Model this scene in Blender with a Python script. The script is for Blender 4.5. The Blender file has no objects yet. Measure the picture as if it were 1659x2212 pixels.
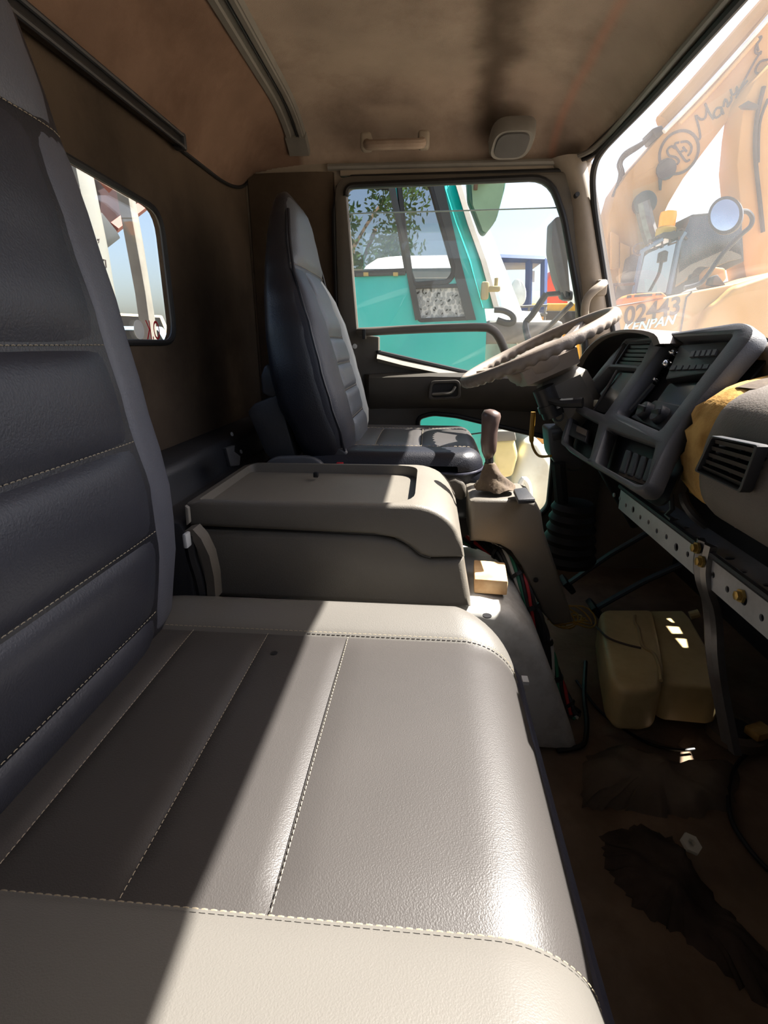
import bpy, bmesh, math, random
from mathutils import Vector, Matrix, Quaternion
random.seed(7)
S = bpy.context.scene
COL = S.collection
# ---------------------------------------------------------------- camera
FPX, CXP, CYP, CAMZ = 1100.0, 829.5, 1106.0, 0.97      # focal length in pixels of the 1659x2212 frame
PITCH = math.atan((1106 - 742) / FPX)
YAW = math.atan((930 - 829.5) / FPX * math.cos(PITCH))
cam = bpy.data.cameras.new('camera')
cam.sensor_fit = 'VERTICAL'; cam.sensor_height = 36.0; cam.lens = 36.0 * FPX / 2212
cam.clip_start = 0.01; cam.clip_end = 500
camo = bpy.data.objects.new('camera', cam); COL.objects.link(camo)
camo.location = (0, 0, CAMZ); camo.rotation_euler = (math.pi/2 - PITCH, 0, YAW)
S.camera = camo
# ---------------------------------------------------------------- light
SUN = Vector((0.695, 0.28, 1.0)).normalized()            # towards the sun: ahead of the cab, a little to the driver's side
sl = bpy.data.lights.new('sun', 'SUN'); sl.energy = 11.0; sl.angle = math.radians(0.6); sl.color = (1, 0.955, 0.885)
so = bpy.data.objects.new('sun', sl); COL.objects.link(so)
so.rotation_euler = SUN.to_track_quat('Z', 'Y').to_euler(); so.location = (6, 3, 12)
W = bpy.data.worlds.new('world'); S.world = W; W.use_nodes = True
nt = W.node_tree; nt.nodes.clear()
sky = nt.nodes.new('ShaderNodeTexSky'); sky.sky_type = 'NISHITA'; sky.sun_disc = False
sky.sun_elevation = math.asin(SUN.z); sky.sun_rotation = math.atan2(SUN.x, SUN.y)
sky.air_density = 1.0; sky.dust_density = 4.0; sky.ozone_density = 1.2
bg = nt.nodes.new('ShaderNodeBackground'); bg.inputs[1].default_value = 0.13
wo = nt.nodes.new('ShaderNodeOutputWorld')
nt.links.new(sky.outputs[0], bg.inputs[0]); nt.links.new(bg.outputs[0], wo.inputs[0])
S.view_settings.view_transform = 'Standard'; S.view_settings.look = 'None'
S.view_settings.exposure = 1.35; S.view_settings.gamma = 1.0; S.view_settings.use_curve_mapping = False
# ---------------------------------------------------------------- helpers
def ray(px, py):
    u = (px - CXP) / FPX; v = (py - CYP) / FPX
    sp, cp, ss, cs = math.sin(PITCH), math.cos(PITCH), math.sin(YAW), math.cos(YAW)
    return Vector((cs*u + ss*sp*v - ss*cp, ss*u - cs*sp*v + cs*cp, -cp*v - sp))
def P(px, py, x=None, y=None, z=None):
    """a photo measurement turned into a point of the place, given one known coordinate"""
    d = ray(px, py)
    t = x/d.x if x is not None else (y/d.y if y is not None else (z-CAMZ)/d.z)
    return Vector((d.x*t, d.y*t, CAMZ + d.z*t))
def lin(c):
    return tuple(((v/255)/12.92 if v/255 <= .04045 else ((v/255+.055)/1.055)**2.4) for v in c)
WM = {}
def _link(o, parent, wm):
    COL.objects.link(o); WM[o.name] = wm
    if parent is not None:
        o.parent = parent; o.matrix_parent_inverse = WM[parent.name].inverted()
def add(name, bm, m, parent=None, smooth=35, loc=None, rot=None, kind=None):
    if isinstance(bm, bmesh.types.BMesh):
        bmesh.ops.remove_doubles(bm, verts=bm.verts, dist=1e-5)
        bmesh.ops.recalc_face_normals(bm, faces=bm.faces)
        me = bpy.data.meshes.new(name); bm.to_mesh(me); bm.free()
    else: me = bm
    if smooth and len(me.polygons):
        me.polygons.foreach_set('use_smooth', [True]*len(me.polygons))
        me.set_sharp_from_angle(angle=math.radians(smooth))
    if m is not None and not me.materials: me.materials.append(m)
    o = bpy.data.objects.new(name, me)
    L = Vector(loc) if loc is not None else Vector((0,0,0)); R = rot if rot is not None else Quaternion()
    o.location = L; o.rotation_mode = 'QUATERNION'; o.rotation_quaternion = R
    _link(o, parent, Matrix.LocRotScale(L, R, None))
    if kind: o['kind'] = kind
    return o
def copyof(o, loc, rot=None, parent=None):
    c = o.copy(); c.location = loc
    if rot is not None: c.rotation_quaternion = rot
    COL.objects.link(c); WM[c.name] = Matrix.LocRotScale(Vector(loc), c.rotation_quaternion, None)
    p = parent or o.parent
    if p is not None: c.parent = p; c.matrix_parent_inverse = WM[p.name].inverted()
    return c
def thing(name, label, cat, loc=(0,0,0), group=None, kind=None):
    o = bpy.data.objects.new(name, None); o.location = loc; o.empty_display_size = .05
    _link(o, None, Matrix.Translation(Vector(loc)))
    return tag(o, label, cat, group, kind)
def tag(o, label, cat, group=None, kind=None):
    o['label'] = label; o['category'] = cat
    if group: o['group'] = group
    if kind: o['kind'] = kind
    return o
def struct(o, label, cat): return tag(o, label, cat, kind='structure')
def B(): return bmesh.new()
def V(*a): return Vector(a)
def box(bm, c, s, rot=None, bev=0, seg=2):
    b2 = bmesh.new(); bmesh.ops.create_cube(b2, size=1)
    for v in b2.verts: v.co = Vector((v.co.x*s[0], v.co.y*s[1], v.co.z*s[2]))
    if bev: bmesh.ops.bevel(b2, geom=b2.edges[:], offset=bev, segments=seg, profile=.5, affect='EDGES', clamp_overlap=True)
    if rot is not None: bmesh.ops.rotate(b2, verts=b2.verts, cent=(0,0,0), matrix=rot.to_matrix())
    bmesh.ops.translate(b2, verts=b2.verts, vec=Vector(c)); join(bm, b2); return bm
def join(bm, b2):
    me = bpy.data.meshes.new('t'); b2.to_mesh(me); b2.free(); bm.from_mesh(me); bpy.data.meshes.remove(me)
def smoothpath(pts, n=6):
    pts = [Vector(p) for p in pts]; out = []
    for i in range(len(pts)-1):
        p0 = pts[max(i-1,0)]; p1 = pts[i]; p2 = pts[i+1]; p3 = pts[min(i+2,len(pts)-1)]
        for k in range(n):
            t = k/n
            out.append(.5*((2*p1)+(p2-p0)*t+(2*p0-5*p1+4*p2-p3)*t*t+(3*p1-p0-3*p2+p3)*t**3))
    out.append(pts[-1]); return out
def tube(bm, pts, r, n=8, closed=False, flat=1.0, up=None):
    pts = [Vector(p) for p in pts]; N = len(pts)
    rs = r if isinstance(r, (list, tuple)) else [r]*N
    T = []
    for i in range(N):
        a = pts[(i-1) % N] if (closed or i > 0) else pts[i]; b = pts[(i+1) % N] if (closed or i < N-1) else pts[i]
        T.append((b-a).normalized())
    ref = Vector(up) if up else (Vector((0,0,1)) if abs(T[0].z) < .9 else Vector((1,0,0)))
    rings = []
    u = (ref - T[0]*ref.dot(T[0])).normalized()
    for i in range(N):
        if up: u = Vector(up)
        u = (u - T[i]*u.dot(T[i])).normalized(); w = T[i].cross(u)
        rings.append([bm.verts.new(pts[i] + (u*math.cos(2*math.pi*k/n)*flat + w*math.sin(2*math.pi*k/n))*rs[i]) for k in range(n)])
    for i in range(N if closed else N-1):
        A, C = rings[i], rings[(i+1) % N]
        for k in range(n): bm.faces.new((A[k], A[(k+1)%n], C[(k+1)%n], C[k]))
    if not closed: bm.faces.new(rings[0]); bm.faces.new(list(reversed(rings[-1])))
    return bm
def loft(bm, rings, cap=True, closed=True):
    R = [[bm.verts.new(p) for p in r] for r in rings]; n = len(R[0])
    for i in range(len(R)-1):
        for k in range(n if closed else n-1):
            bm.faces.new((R[i][k], R[i][(k+1)%n], R[i+1][(k+1)%n], R[i+1][k]))
    if cap and closed: bm.faces.new(R[0]); bm.faces.new(list(reversed(R[-1])))
    return bm
def lathe(bm, prof, o, axis, n=20):
    axis = Vector(axis).normalized(); o = Vector(o); a = axis.orthogonal().normalized(); b = axis.cross(a)
    return loft(bm, [[o + axis*h + (a*math.cos(2*math.pi*k/n)+b*math.sin(2*math.pi*k/n))*max(r,1e-4) for k in range(n)] for r, h in prof])
def cyl(bm, a, b, r, n=16):
    a = Vector(a); b = Vector(b); return lathe(bm, [(r,0),(r,(b-a).length)], a, b-a, n)
def prism(bm, poly, vec, bev=0, seg=2, capsonly=False):
    b2 = bmesh.new(); vec = Vector(vec)
    f = b2.faces.new([b2.verts.new(p) for p in poly])
    r = bmesh.ops.extrude_face_region(b2, geom=[f])
    bmesh.ops.translate(b2, verts=[g for g in r['geom'] if isinstance(g, bmesh.types.BMVert)], vec=vec)
    bmesh.ops.recalc_face_normals(b2, faces=b2.faces)
    if bev:
        ed = b2.edges[:]
        if capsonly:
            d = vec.normalized(); ed = [e for e in ed if abs((e.verts[0].co-e.verts[1].co).normalized().dot(d)) < .9]
        bmesh.ops.bevel(b2, geom=ed, offset=bev, segments=seg, profile=.5, affect='EDGES', clamp_overlap=True)
    join(bm, b2); return bm
def grid(bm, fn, nu, nv):
    R = [[bm.verts.new(fn(i/nu, j/nv)) for j in range(nv+1)] for i in range(nu+1)]
    for i in range(nu):
        for j in range(nv): bm.faces.new((R[i][j], R[i+1][j], R[i+1][j+1], R[i][j+1]))
    return bm
def rpoly(pts, r, n=5):
    """round the corners of a closed polygon (2-D tuples or vectors)"""
    pts = [Vector(p) for p in pts]; N = len(pts); out = []
    rr = r if isinstance(r, (list,tuple)) else [r]*N
    for i in range(N):
        p = pts[i]; a = pts[i-1]-p; b = pts[(i+1)%N]-p
        if rr[i] <= 0: out.append(p); continue
        la, lb = a.length, b.length; a.normalize(); b.normalize()
        k = min(rr[i], la*.48, lb*.48); A = p+a*k; Bp = p+b*k
        for j in range(n+1):
            t = j/n; out.append(A*(1-t)**2 + p*2*t*(1-t) + Bp*t*t)
    return out
def plate(outer, holes, thick, fn, bev=0):
    """a flat sheet with openings; fn maps (u, v, w) to the place"""
    cu = bpy.data.curves.new('c', 'CURVE'); cu.dimensions = '2D'; cu.fill_mode = 'BOTH'; cu.extrude = max(thick/2-bev, 0)
    if bev: cu.bevel_depth = bev; cu.bevel_resolution = 1; cu.offset = -bev
    for pl in [outer]+list(holes):
        sp = cu.splines.new('POLY'); sp.points.add(len(pl)-1); sp.use_cyclic_u = True
        for q, p in zip(sp.points, pl): q.co = (p[0], p[1], 0, 1)
    ob = bpy.data.objects.new('c', cu); COL.objects.link(ob)
    dg = bpy.context.evaluated_depsgraph_get(); me = bpy.data.meshes.new_from_object(ob.evaluated_get(dg))
    bpy.data.objects.remove(ob); bpy.data.curves.remove(cu)
    bm = bmesh.new(); bm.from_mesh(me); bpy.data.meshes.remove(me)
    for v in bm.verts: v.co = fn(v.co.x, v.co.y, v.co.z)
    bm.normal_update(); return bm
def text(body, size, fn, thick=.004, shear=0, spacing=1.0, bold=0):
    cu = bpy.data.curves.new('c', 'FONT'); cu.body = body; cu.size = size; cu.extrude = thick/2; cu.align_x = 'CENTER'; cu.align_y = 'CENTER'; cu.shear = shear; cu.space_character = spacing; cu.offset = bold
    ob = bpy.data.objects.new('c', cu); COL.objects.link(ob)
    dg = bpy.context.evaluated_depsgraph_get(); me = bpy.data.meshes.new_from_object(ob.evaluated_get(dg))
    bpy.data.objects.remove(ob); bpy.data.curves.remove(cu)
    bm = bmesh.new(); bm.from_mesh(me); bpy.data.meshes.remove(me)
    for v in bm.verts: v.co = fn(v.co.x, v.co.y, v.co.z)
    return bm
def boolean(bm, cutter, op='DIFFERENCE'):
    a = bpy.data.meshes.new('a'); bmesh.ops.recalc_face_normals(bm, faces=bm.faces); bm.to_mesh(a); bm.free()
    b = bpy.data.meshes.new('b'); bmesh.ops.recalc_face_normals(cutter, faces=cutter.faces); cutter.to_mesh(b); cutter.free()
    oa = bpy.data.objects.new('a', a); ob = bpy.data.objects.new('b', b); COL.objects.link(oa); COL.objects.link(ob)
    md = oa.modifiers.new('m', 'BOOLEAN'); md.object = ob; md.operation = op; md.solver = 'EXACT'
    dg = bpy.context.evaluated_depsgraph_get(); me = bpy.data.meshes.new_from_object(oa.evaluated_get(dg))
    r = bmesh.new(); r.from_mesh(me)
    for o in (oa, ob): bpy.data.objects.remove(o)
    for q in (me, a, b): bpy.data.meshes.remove(q)
    return r
def interp(x, xs, ys):
    if x <= xs[0]: return ys[0]
    for i in range(len(xs)-1):
        if x <= xs[i+1]:
            t = (x-xs[i])/(xs[i+1]-xs[i]); t = t*t*(3-2*t)*.5+t*.5
            return ys[i]+(ys[i+1]-ys[i])*t
    return ys[-1]
# ---------------------------------------------------------------- materials
def mat(name, col, rough=.55, metal=0, var=.18, vs=9, bump=0, bs=250, spec=.5, col2=None, dirt=0, dcol=(60,50,38), ds=4, emit=0, coat=0, trans=0):
    m = bpy.data.materials.new(name); m.use_nodes = True; n = m.node_tree; p = n.nodes['Principled BSDF']
    c = lin(col); c2 = lin(col2) if col2 else tuple(v*(1-var) for v in c)
    tc = n.nodes.new('ShaderNodeTexCoord')
    nz = n.nodes.new('ShaderNodeTexNoise'); nz.inputs['Scale'].default_value = vs; nz.inputs['Detail'].default_value = 5
    mx = n.nodes.new('ShaderNodeMix'); mx.data_type = 'RGBA'
    mx.inputs[6].default_value = (*c,1); mx.inputs[7].default_value = (*c2,1)
    n.links.new(tc.outputs['Object'], nz.inputs['Vector'])
    rp = n.nodes.new('ShaderNodeMapRange'); rp.inputs[1].default_value = .35; rp.inputs[2].default_value = .68
    n.links.new(nz.outputs['Fac'], rp.inputs[0]); n.links.new(rp.outputs[0], mx.inputs[0])
    out = mx.outputs[2]
    if dirt:
        n2 = n.nodes.new('ShaderNodeTexNoise'); n2.inputs['Scale'].default_value = ds; n2.inputs['Detail'].default_value = 9; n2.inputs['Roughness'].default_value = .68
        n.links.new(tc.outputs['Object'], n2.inputs['Vector'])
        r2 = n.nodes.new('ShaderNodeMapRange'); r2.inputs[1].default_value = .48; r2.inputs[2].default_value = .75; r2.inputs[4].default_value = dirt
        n.links.new(n2.outputs['Fac'], r2.inputs[0])
        m2 = n.nodes.new('ShaderNodeMix'); m2.data_type = 'RGBA'; m2.inputs[7].default_value = (*lin(dcol),1)
        n.links.new(r2.outputs[0], m2.inputs[0]); n.links.new(out, m2.inputs[6]); out = m2.outputs[2]
    n.links.new(out, p.inputs['Base Color'])
    p.inputs['Roughness'].default_value = rough; p.inputs['Metallic'].default_value = metal; p.inputs['Specular IOR Level'].default_value = spec
    p.inputs['Coat Weight'].default_value = coat; p.inputs['Transmission Weight'].default_value = trans
    if emit: n.links.new(out, p.inputs['Emission Color']); p.inputs['Emission Strength'].default_value = emit
    if bump:
        b1 = n.nodes.new('ShaderNodeTexNoise'); b1.inputs['Scale'].default_value = bs; b1.inputs['Detail'].default_value = 3
        n.links.new(tc.outputs['Object'], b1.inputs['Vector'])
        bp = n.nodes.new('ShaderNodeBump'); bp.inputs['Strength'].default_value = bump; bp.inputs['Distance'].default_value = .002
        n.links.new(b1.outputs['Fac'], bp.inputs['Height']); n.links.new(bp.outputs[0], p.inputs['Normal'])
    return m
def glass(name, tint=(1,1,1), refl=.04, dust=0, dcol=(.8,.78,.74), rough=0.0, fres=True):
    m = bpy.data.materials.new(name); m.use_nodes = True; n = m.node_tree; n.nodes.clear()
    o = n.nodes.new('ShaderNodeOutputMaterial'); t = n.nodes.new('ShaderNodeBsdfTransparent'); t.inputs[0].default_value = (*tint,1)
    g = n.nodes.new('ShaderNodeBsdfGlossy'); g.inputs['Roughness'].default_value = rough
    mx = n.nodes.new('ShaderNodeMixShader')
    lw = n.nodes.new('ShaderNodeLayerWeight'); lw.inputs['Blend'].default_value = .5
    pw = n.nodes.new('ShaderNodeMath'); pw.operation = 'POWER'; pw.inputs[1].default_value = 5
    n.links.new(lw.outputs['Facing'], pw.inputs[0])
    ma = n.nodes.new('ShaderNodeMath'); ma.operation = 'MULTIPLY_ADD'; ma.inputs[1].default_value = 1-refl; ma.inputs[2].default_value = refl
    n.links.new(pw.outputs[0], ma.inputs[0]); n.links.new(ma.outputs[0], mx.inputs[0])
    n.links.new(t.outputs[0], mx.inputs[1]); n.links.new(g.outputs[0], mx.inputs[2]); last = mx
    if dust:
        d = n.nodes.new('ShaderNodeBsdfDiffuse'); d.inputs[0].default_value = (*dcol,1)
        tl = n.nodes.new('ShaderNodeBsdfTranslucent'); tl.inputs[0].default_value = (*dcol,1)
        a = n.nodes.new('ShaderNodeMixShader'); a.inputs[0].default_value = .6
        n.links.new(d.outputs[0], a.inputs[1]); n.links.new(tl.outputs[0], a.inputs[2])
        tc = n.nodes.new('ShaderNodeTexCoord'); nz = n.nodes.new('ShaderNodeTexNoise'); nz.inputs['Scale'].default_value = 3; nz.inputs['Detail'].default_value = 8
        n.links.new(tc.outputs['Object'], nz.inputs['Vector'])
        r = n.nodes.new('ShaderNodeMapRange'); r.inputs[1].default_value = .3; r.inputs[2].default_value = .75; r.inputs[3].default_value = dust*.55; r.inputs[4].default_value = dust*1.5
        n.links.new(nz.outputs['Fac'], r.inputs[0])
        m2 = n.nodes.new('ShaderNodeMixShader'); n.links.new(r.outputs[0], m2.inputs[0]); n.links.new(last.outputs[0], m2.inputs[1]); n.links.new(a.outputs[0], m2.inputs[2]); last = m2
    n.links.new(last.outputs[0], o.inputs[0]); return m
M = {}
M['headliner'] = mat('headliner', (160,142,126), .95, var=.22, vs=6, bump=.5, bs=500, spec=.1, dirt=.55, dcol=(84,64,50), ds=3.2)
M['backcloth'] = mat('rear_wall_cloth', (84,72,60), .95, var=.4, vs=4, bump=.4, bs=400, spec=.1, dirt=.6, dcol=(26,24,22), ds=2.5)
M['trimgrey'] = mat('grey_trim_plastic', (118,114,106), .6, var=.12, vs=12, bump=.25, bs=600, dirt=.25, ds=6)
M['pillar'] = mat('pillar_plastic', (150,138,122), .6, var=.15, vs=6, bump=.2, bs=600, dirt=.35, dcol=(84,70,56), ds=5)
M['doorplastic'] = mat('door_plastic', (82,76,67), .65, var=.2, vs=5, bump=.25, bs=500, dirt=.35, dcol=(48,42,36), ds=4)
M['doorlight'] = mat('sunlit_ledge_plastic', (158,150,138), .6, var=.12, vs=8, bump=.2, bs=500, dirt=.2)  # sunlight on the sill put into this paler colour
M['rubber'] = mat('black_rubber', (20,20,21), .6, var=.3, bump=.1)
M['vinyl_dark'] = mat('charcoal_vinyl', (62,59,57), .40, var=.10, vs=5, bump=.22, bs=620, spec=.45)
M['vinyl_light'] = mat('grey_vinyl', (94,91,86), .40, var=.06, vs=5, bump=.2, bs=620, spec=.45)
M['vinyl_navy'] = mat('navy_black_vinyl', (26,27,34), .42, var=.15, vs=5, bump=.3, bs=330, spec=.5)
M['vinyl_back'] = mat('dark_blue_grey_vinyl', (44,45,53), .45, var=.1, vs=5, bump=.3, bs=330, spec=.45)
M['vinyl_strip'] = mat('blue_grey_vinyl', (80,81,89), .45, var=.06, vs=5, bump=.28, bs=330, spec=.45)
M['thread'] = mat('cream_thread', (160,148,126), .8)
M['piping'] = mat('dark_piping', (52,52,62), .28, bump=.15)
M['console'] = mat('console_plastic', (104,99,90), .5, var=.08, vs=10, bump=.3, bs=600, spec=.45, dirt=.12)
M['black'] = mat('black_plastic', (24,24,26), .45, var=.3, bump=.1)
M['dark'] = mat('dark_grey_plastic', (46,47,50), .5, var=.2, vs=14, bump=.2, dirt=.2, dcol=(70,62,52))
M['dashgrey'] = mat('dash_frame_plastic', (78,79,82), .5, var=.12, vs=14, bump=.25, bs=500, dirt=.25, dcol=(70,64,56), ds=7)
M['dashpad'] = mat('dash_pad_vinyl', (112,104,96), .6, var=.15, vs=8, bump=.4, bs=300, dirt=.3, dcol=(66,58,50))
M['foam'] = mat('torn_foam', (206,168,104), .95, var=.3, vs=20, bump=.8, bs=120, spec=.1, col2=(160,122,66), dirt=.35, dcol=(84,62,34), ds=12)
M['wheel'] = mat('steering_wheel_plastic', (134,122,110), .5, var=.15, vs=12, bump=.2, dirt=.3, dcol=(72,58,50), ds=8)
M['whitepaint'] = mat('dirty_white_paint', (200,199,192), .5, var=.12, vs=8, dirt=.7, dcol=(96,80,62), ds=7, spec=.4)
M['zinc'] = mat('zinc_plated_steel', (186,188,188), .5, metal=.15, var=.15, vs=12, dirt=.4, dcol=(96,84,70), ds=9)
M['steel'] = mat('bare_steel', (128,126,124), .45, metal=.8, var=.25, vs=14, dirt=.5, dcol=(86,62,44), ds=8)
M['brass'] = mat('yellow_zinc_bolt', (186,160,96), .4, metal=.8, var=.2)
M['floor'] = mat('dirty_floor_mat', (132,112,92), .9, var=.35, vs=7, bump=.8, bs=60, spec=.2, dirt=.75, dcol=(92,76,60), ds=6)
M['felt'] = mat('dark_felt', (86,76,68), .98, var=.5, vs=12, bump=1, bs=90, spec=.05)
M['tank'] = mat('yellowed_plastic', (206,184,134), .4, var=.2, vs=7, dirt=.45, dcol=(120,92,50), ds=5, spec=.4)
M['boot'] = mat('dusty_leather_boot', (82,68,54), .85, var=.3, vs=20, bump=.5, bs=120, dirt=.5, dcol=(132,112,84), ds=9)
M['knob'] = mat('worn_knob', (92,76,70), .35, var=.25, vs=16, dirt=.3, dcol=(150,128,116), ds=10)
M['wood'] = mat('raw_wood', (206,172,130), .8, var=.3, vs=20, bump=.4, bs=80, col2=(168,128,86))
M['chrome'] = mat('polished_metal', (220,220,222), .15, metal=1)
M['screen'] = mat('dark_screen', (12,12,14), .2)
M['teal'] = mat('teal_paint', (0,182,172), .35, var=.10, vs=2.5, spec=.4, coat=.3, dirt=.2, dcol=(40,150,140), ds=3)
M['tealwin'] = glass('truck_window_glass', (.50,.54,.55), refl=.42)
M['tealshield'] = glass('truck_windscreen_glass', (.75,.88,.9), refl=.2, dust=.35, dcol=(.78,.9,.93))
M['frost'] = mat('frosted_film', (196,198,192), .6, var=.05)
M['glass'] = glass('clear_glass', (.97,.98,.98), refl=.03, dust=.03)
M['shield'] = glass('dusty_windscreen_glass', (.97,.97,.98), refl=.03, dust=.08, dcol=(.9,.84,.84))
M['exc'] = mat('yellow_machine_paint', (192,140,72), .5, var=.12, vs=1.2, dirt=.3, dcol=(164,112,56), ds=1.5)
M['exctan'] = mat('tan_machine_paint', (198,152,84), .5, var=.08, vs=1.2, dirt=.15, dcol=(190,130,66), ds=1.5)
M['excblack'] = mat('machine_black', (44,46,44), .5, var=.2, vs=2)
M['cabwin'] = glass('dark_cab_glass', (.10,.12,.11), refl=.12)
M['bluewin'] = glass('mirror_tinted_glass', (.25,.3,.33), refl=.6)
M['ink'] = mat('dark_lettering', (70,58,52), .7)
M['lightblue'] = mat('light_blue_lettering', (190,222,228), .6)
M['amber'] = mat('amber_lens', (250,140,20), .3, emit=.35)
M['ground'] = mat('dusty_ground', (150,138,120), .95, var=.25, vs=.6, bump=.4, bs=20, spec=.1)
M['bluepaint'] = mat('blue_frame_paint', (28,62,120), .5)
M['orange'] = mat('orange_red_paint', (214,70,30), .5)
M['maroon'] = mat('maroon_paint', (44,17,20), .6, var=.25, vs=2, dirt=.4, dcol=(70,50,46), ds=3)
M['postwhite'] = mat('white_post_paint', (112,112,106), .55, var=.08, dirt=.35, dcol=(130,110,90), ds=8)
M['leaf'] = mat('leaf_green', (74,104,44), .6, var=.5, vs=3)
M['bark'] = mat('bark', (88,70,54), .9, bump=.5, bs=30)
M['white'] = mat('white_paint', (226,226,222), .45)
M['red'] = mat('red_print', (190,30,44), .6)
M['bumper'] = mat('pale_bumper', (214,212,196), .45, var=.08, dirt=.3, dcol=(150,130,90), ds=6)
M['greenblack'] = mat('dark_green_plastic', (32,84,66), .5, var=.3)
for k, c in dict(w_red=(180,40,40), w_green=(40,120,90), w_white=(200,196,186), w_black=(26,25,25), w_yellow=(176,132,40)).items(): M[k] = mat(k, c, .5)
# ================================================================ the cab shell
def fx(x): return interp(x, [-.65,-.61,-.54,-.45,-.3,.2,.34,.43,.475,.5], [1.44,1.515,1.60,1.652,1.668,1.668,1.65,1.61,1.565,1.525])
def gy(y): return 1.0 if y < 1.68 else math.sqrt(max(0, 1-((y-1.68)/.31)**2))
def ceilz(x, y): return 1.53 + (fx(x)-1.53)*gy(y)
def headliner_tones(m):
    """tones of the cloth: a dark band across the roof in front of the seats, a thin reddish line, a rear shaded in colour"""
    n = m.node_tree; p = n.nodes['Principled BSDF']; src = p.inputs['Base Color'].links[0].from_socket
    tc = n.nodes.new('ShaderNodeTexCoord'); sx = n.nodes.new('ShaderNodeSeparateXYZ'); n.links.new(tc.outputs['Object'], sx.inputs[0])
    nz = n.nodes.new('ShaderNodeTexNoise'); nz.inputs['Scale'].default_value = 4.5; nz.inputs['Detail'].default_value = 6; n.links.new(tc.outputs['Object'], nz.inputs['Vector'])
    def band(cx, slope, w, nw, amt, col, src):
        a = n.nodes.new('ShaderNodeMath'); a.operation = 'MULTIPLY_ADD'; n.links.new(sx.outputs[1], a.inputs[0]); a.inputs[1].default_value = -slope; a.inputs[2].default_value = -cx
        b = n.nodes.new('ShaderNodeMath'); b.operation = 'ADD'; n.links.new(sx.outputs[0], b.inputs[0]); n.links.new(a.outputs[0], b.inputs[1])
        c = n.nodes.new('ShaderNodeMath'); c.operation = 'MULTIPLY_ADD'; n.links.new(nz.outputs['Fac'], c.inputs[0]); c.inputs[1].default_value = nw; c.inputs[2].default_value = -nw*.5
        d = n.nodes.new('ShaderNodeMath'); d.operation = 'ADD'; n.links.new(b.outputs[0], d.inputs[0]); n.links.new(c.outputs[0], d.inputs[1])
        e = n.nodes.new('ShaderNodeMath'); e.operation = 'ABSOLUTE'; n.links.new(d.outputs[0], e.inputs[0])
        r = n.nodes.new('ShaderNodeMapRange'); r.interpolation_type = 'SMOOTHSTEP'; r.inputs[1].default_value = 0; r.inputs[2].default_value = w; r.inputs[3].default_value = amt; r.inputs[4].default_value = 0
        n.links.new(e.outputs[0], r.inputs[0])
        mx = n.nodes.new('ShaderNodeMix'); mx.data_type = 'RGBA'; mx.inputs[7].default_value = (*lin(col),1)
        n.links.new(r.outputs[0], mx.inputs[0]); n.links.new(src, mx.inputs[6]); return mx.outputs[2]
    src = band(.06, .06, .085, .16, .8, (58,46,36), src)
    src = band(.353, .013, .02, .02, .35, (190,128,104), src)
    # cloth behind the roof rib painted browner for the dimmer light at the rear
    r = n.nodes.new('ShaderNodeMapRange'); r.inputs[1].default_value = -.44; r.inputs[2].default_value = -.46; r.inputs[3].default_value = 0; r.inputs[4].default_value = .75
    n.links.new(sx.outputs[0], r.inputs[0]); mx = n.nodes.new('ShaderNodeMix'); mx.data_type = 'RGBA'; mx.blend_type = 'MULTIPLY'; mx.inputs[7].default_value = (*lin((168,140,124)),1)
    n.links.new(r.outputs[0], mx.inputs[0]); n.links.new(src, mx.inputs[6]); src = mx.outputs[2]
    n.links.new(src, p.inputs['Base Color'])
headliner_tones(M['headliner'])
bm = B()
grid(bm, lambda u,v: V(-.65+1.15*u, -.14+2.13*v, ceilz(-.65+1.15*u, -.14+2.13*v)), 60, 60)
add_roof = B(); grid(add_roof, lambda u,v: V(-.69+1.21*u, -.16+2.2*v, ceilz(-.65+1.15*u, -.14+2.13*v)+.05), 12, 12)
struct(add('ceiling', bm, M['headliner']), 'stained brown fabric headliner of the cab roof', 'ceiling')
struct(add('trim_8', add_roof, M['white']), 'white painted outer roof skin above the headliner', 'trim')
# rear wall with its window
RW = rpoly([(.60,.972),(1.318,.972),(1.322,1.268),(.60,1.30)], .055)
wb = add('wall_back', plate([(-.16,.05),(2.03,.05),(2.03,1.56),(1.9,1.60),(-.16,1.60)], [RW], .014, lambda u,v,w: V(-.659+w,u,v)), M['backcloth'])
struct(wb, 'dark brown cloth-lined rear wall of the cab', 'wall')
bm = B(); tube(bm, [V(-.648,p.x,p.y) for p in RW], .007, 8, closed=True); add('window_seal', bm, M['rubber'], wb)
w1 = add('window_1', plate(RW, [], .004, lambda u,v,w: V(-.668+w,u,v)), M['glass']); struct(w1, 'rear cab window pane with a red mirrored sticker', 'window')
st = text('O.K', .062, lambda x,y,z: V(-.6645+z*.1, 1.245-x*.62, .998+y), .002); add('sticker_lettering', st, M['red'], w1)
bm = B(); box(bm, (-.6645,1.245,.976), (.001,.05,.003)); add('sticker_line', bm, M['ink'], w1)
bm = B(); lathe(bm, [(.021,0),(.021,.001)], (-.6645,1.182,1.0), (1,0,0), 24); add('sticker_badge', bm, M['white'], w1)
# seam where the headliner meets the rear wall
bm = B(); tube(bm, [V(-.645, y, ceilz(-.648,y)-.004) for y in [1.43+.012*i for i in range(46)]], .005, 6); struct(add('trim_1', bm, M['rubber']), 'dark seam where headliner meets the rear wall', 'trim')
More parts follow.
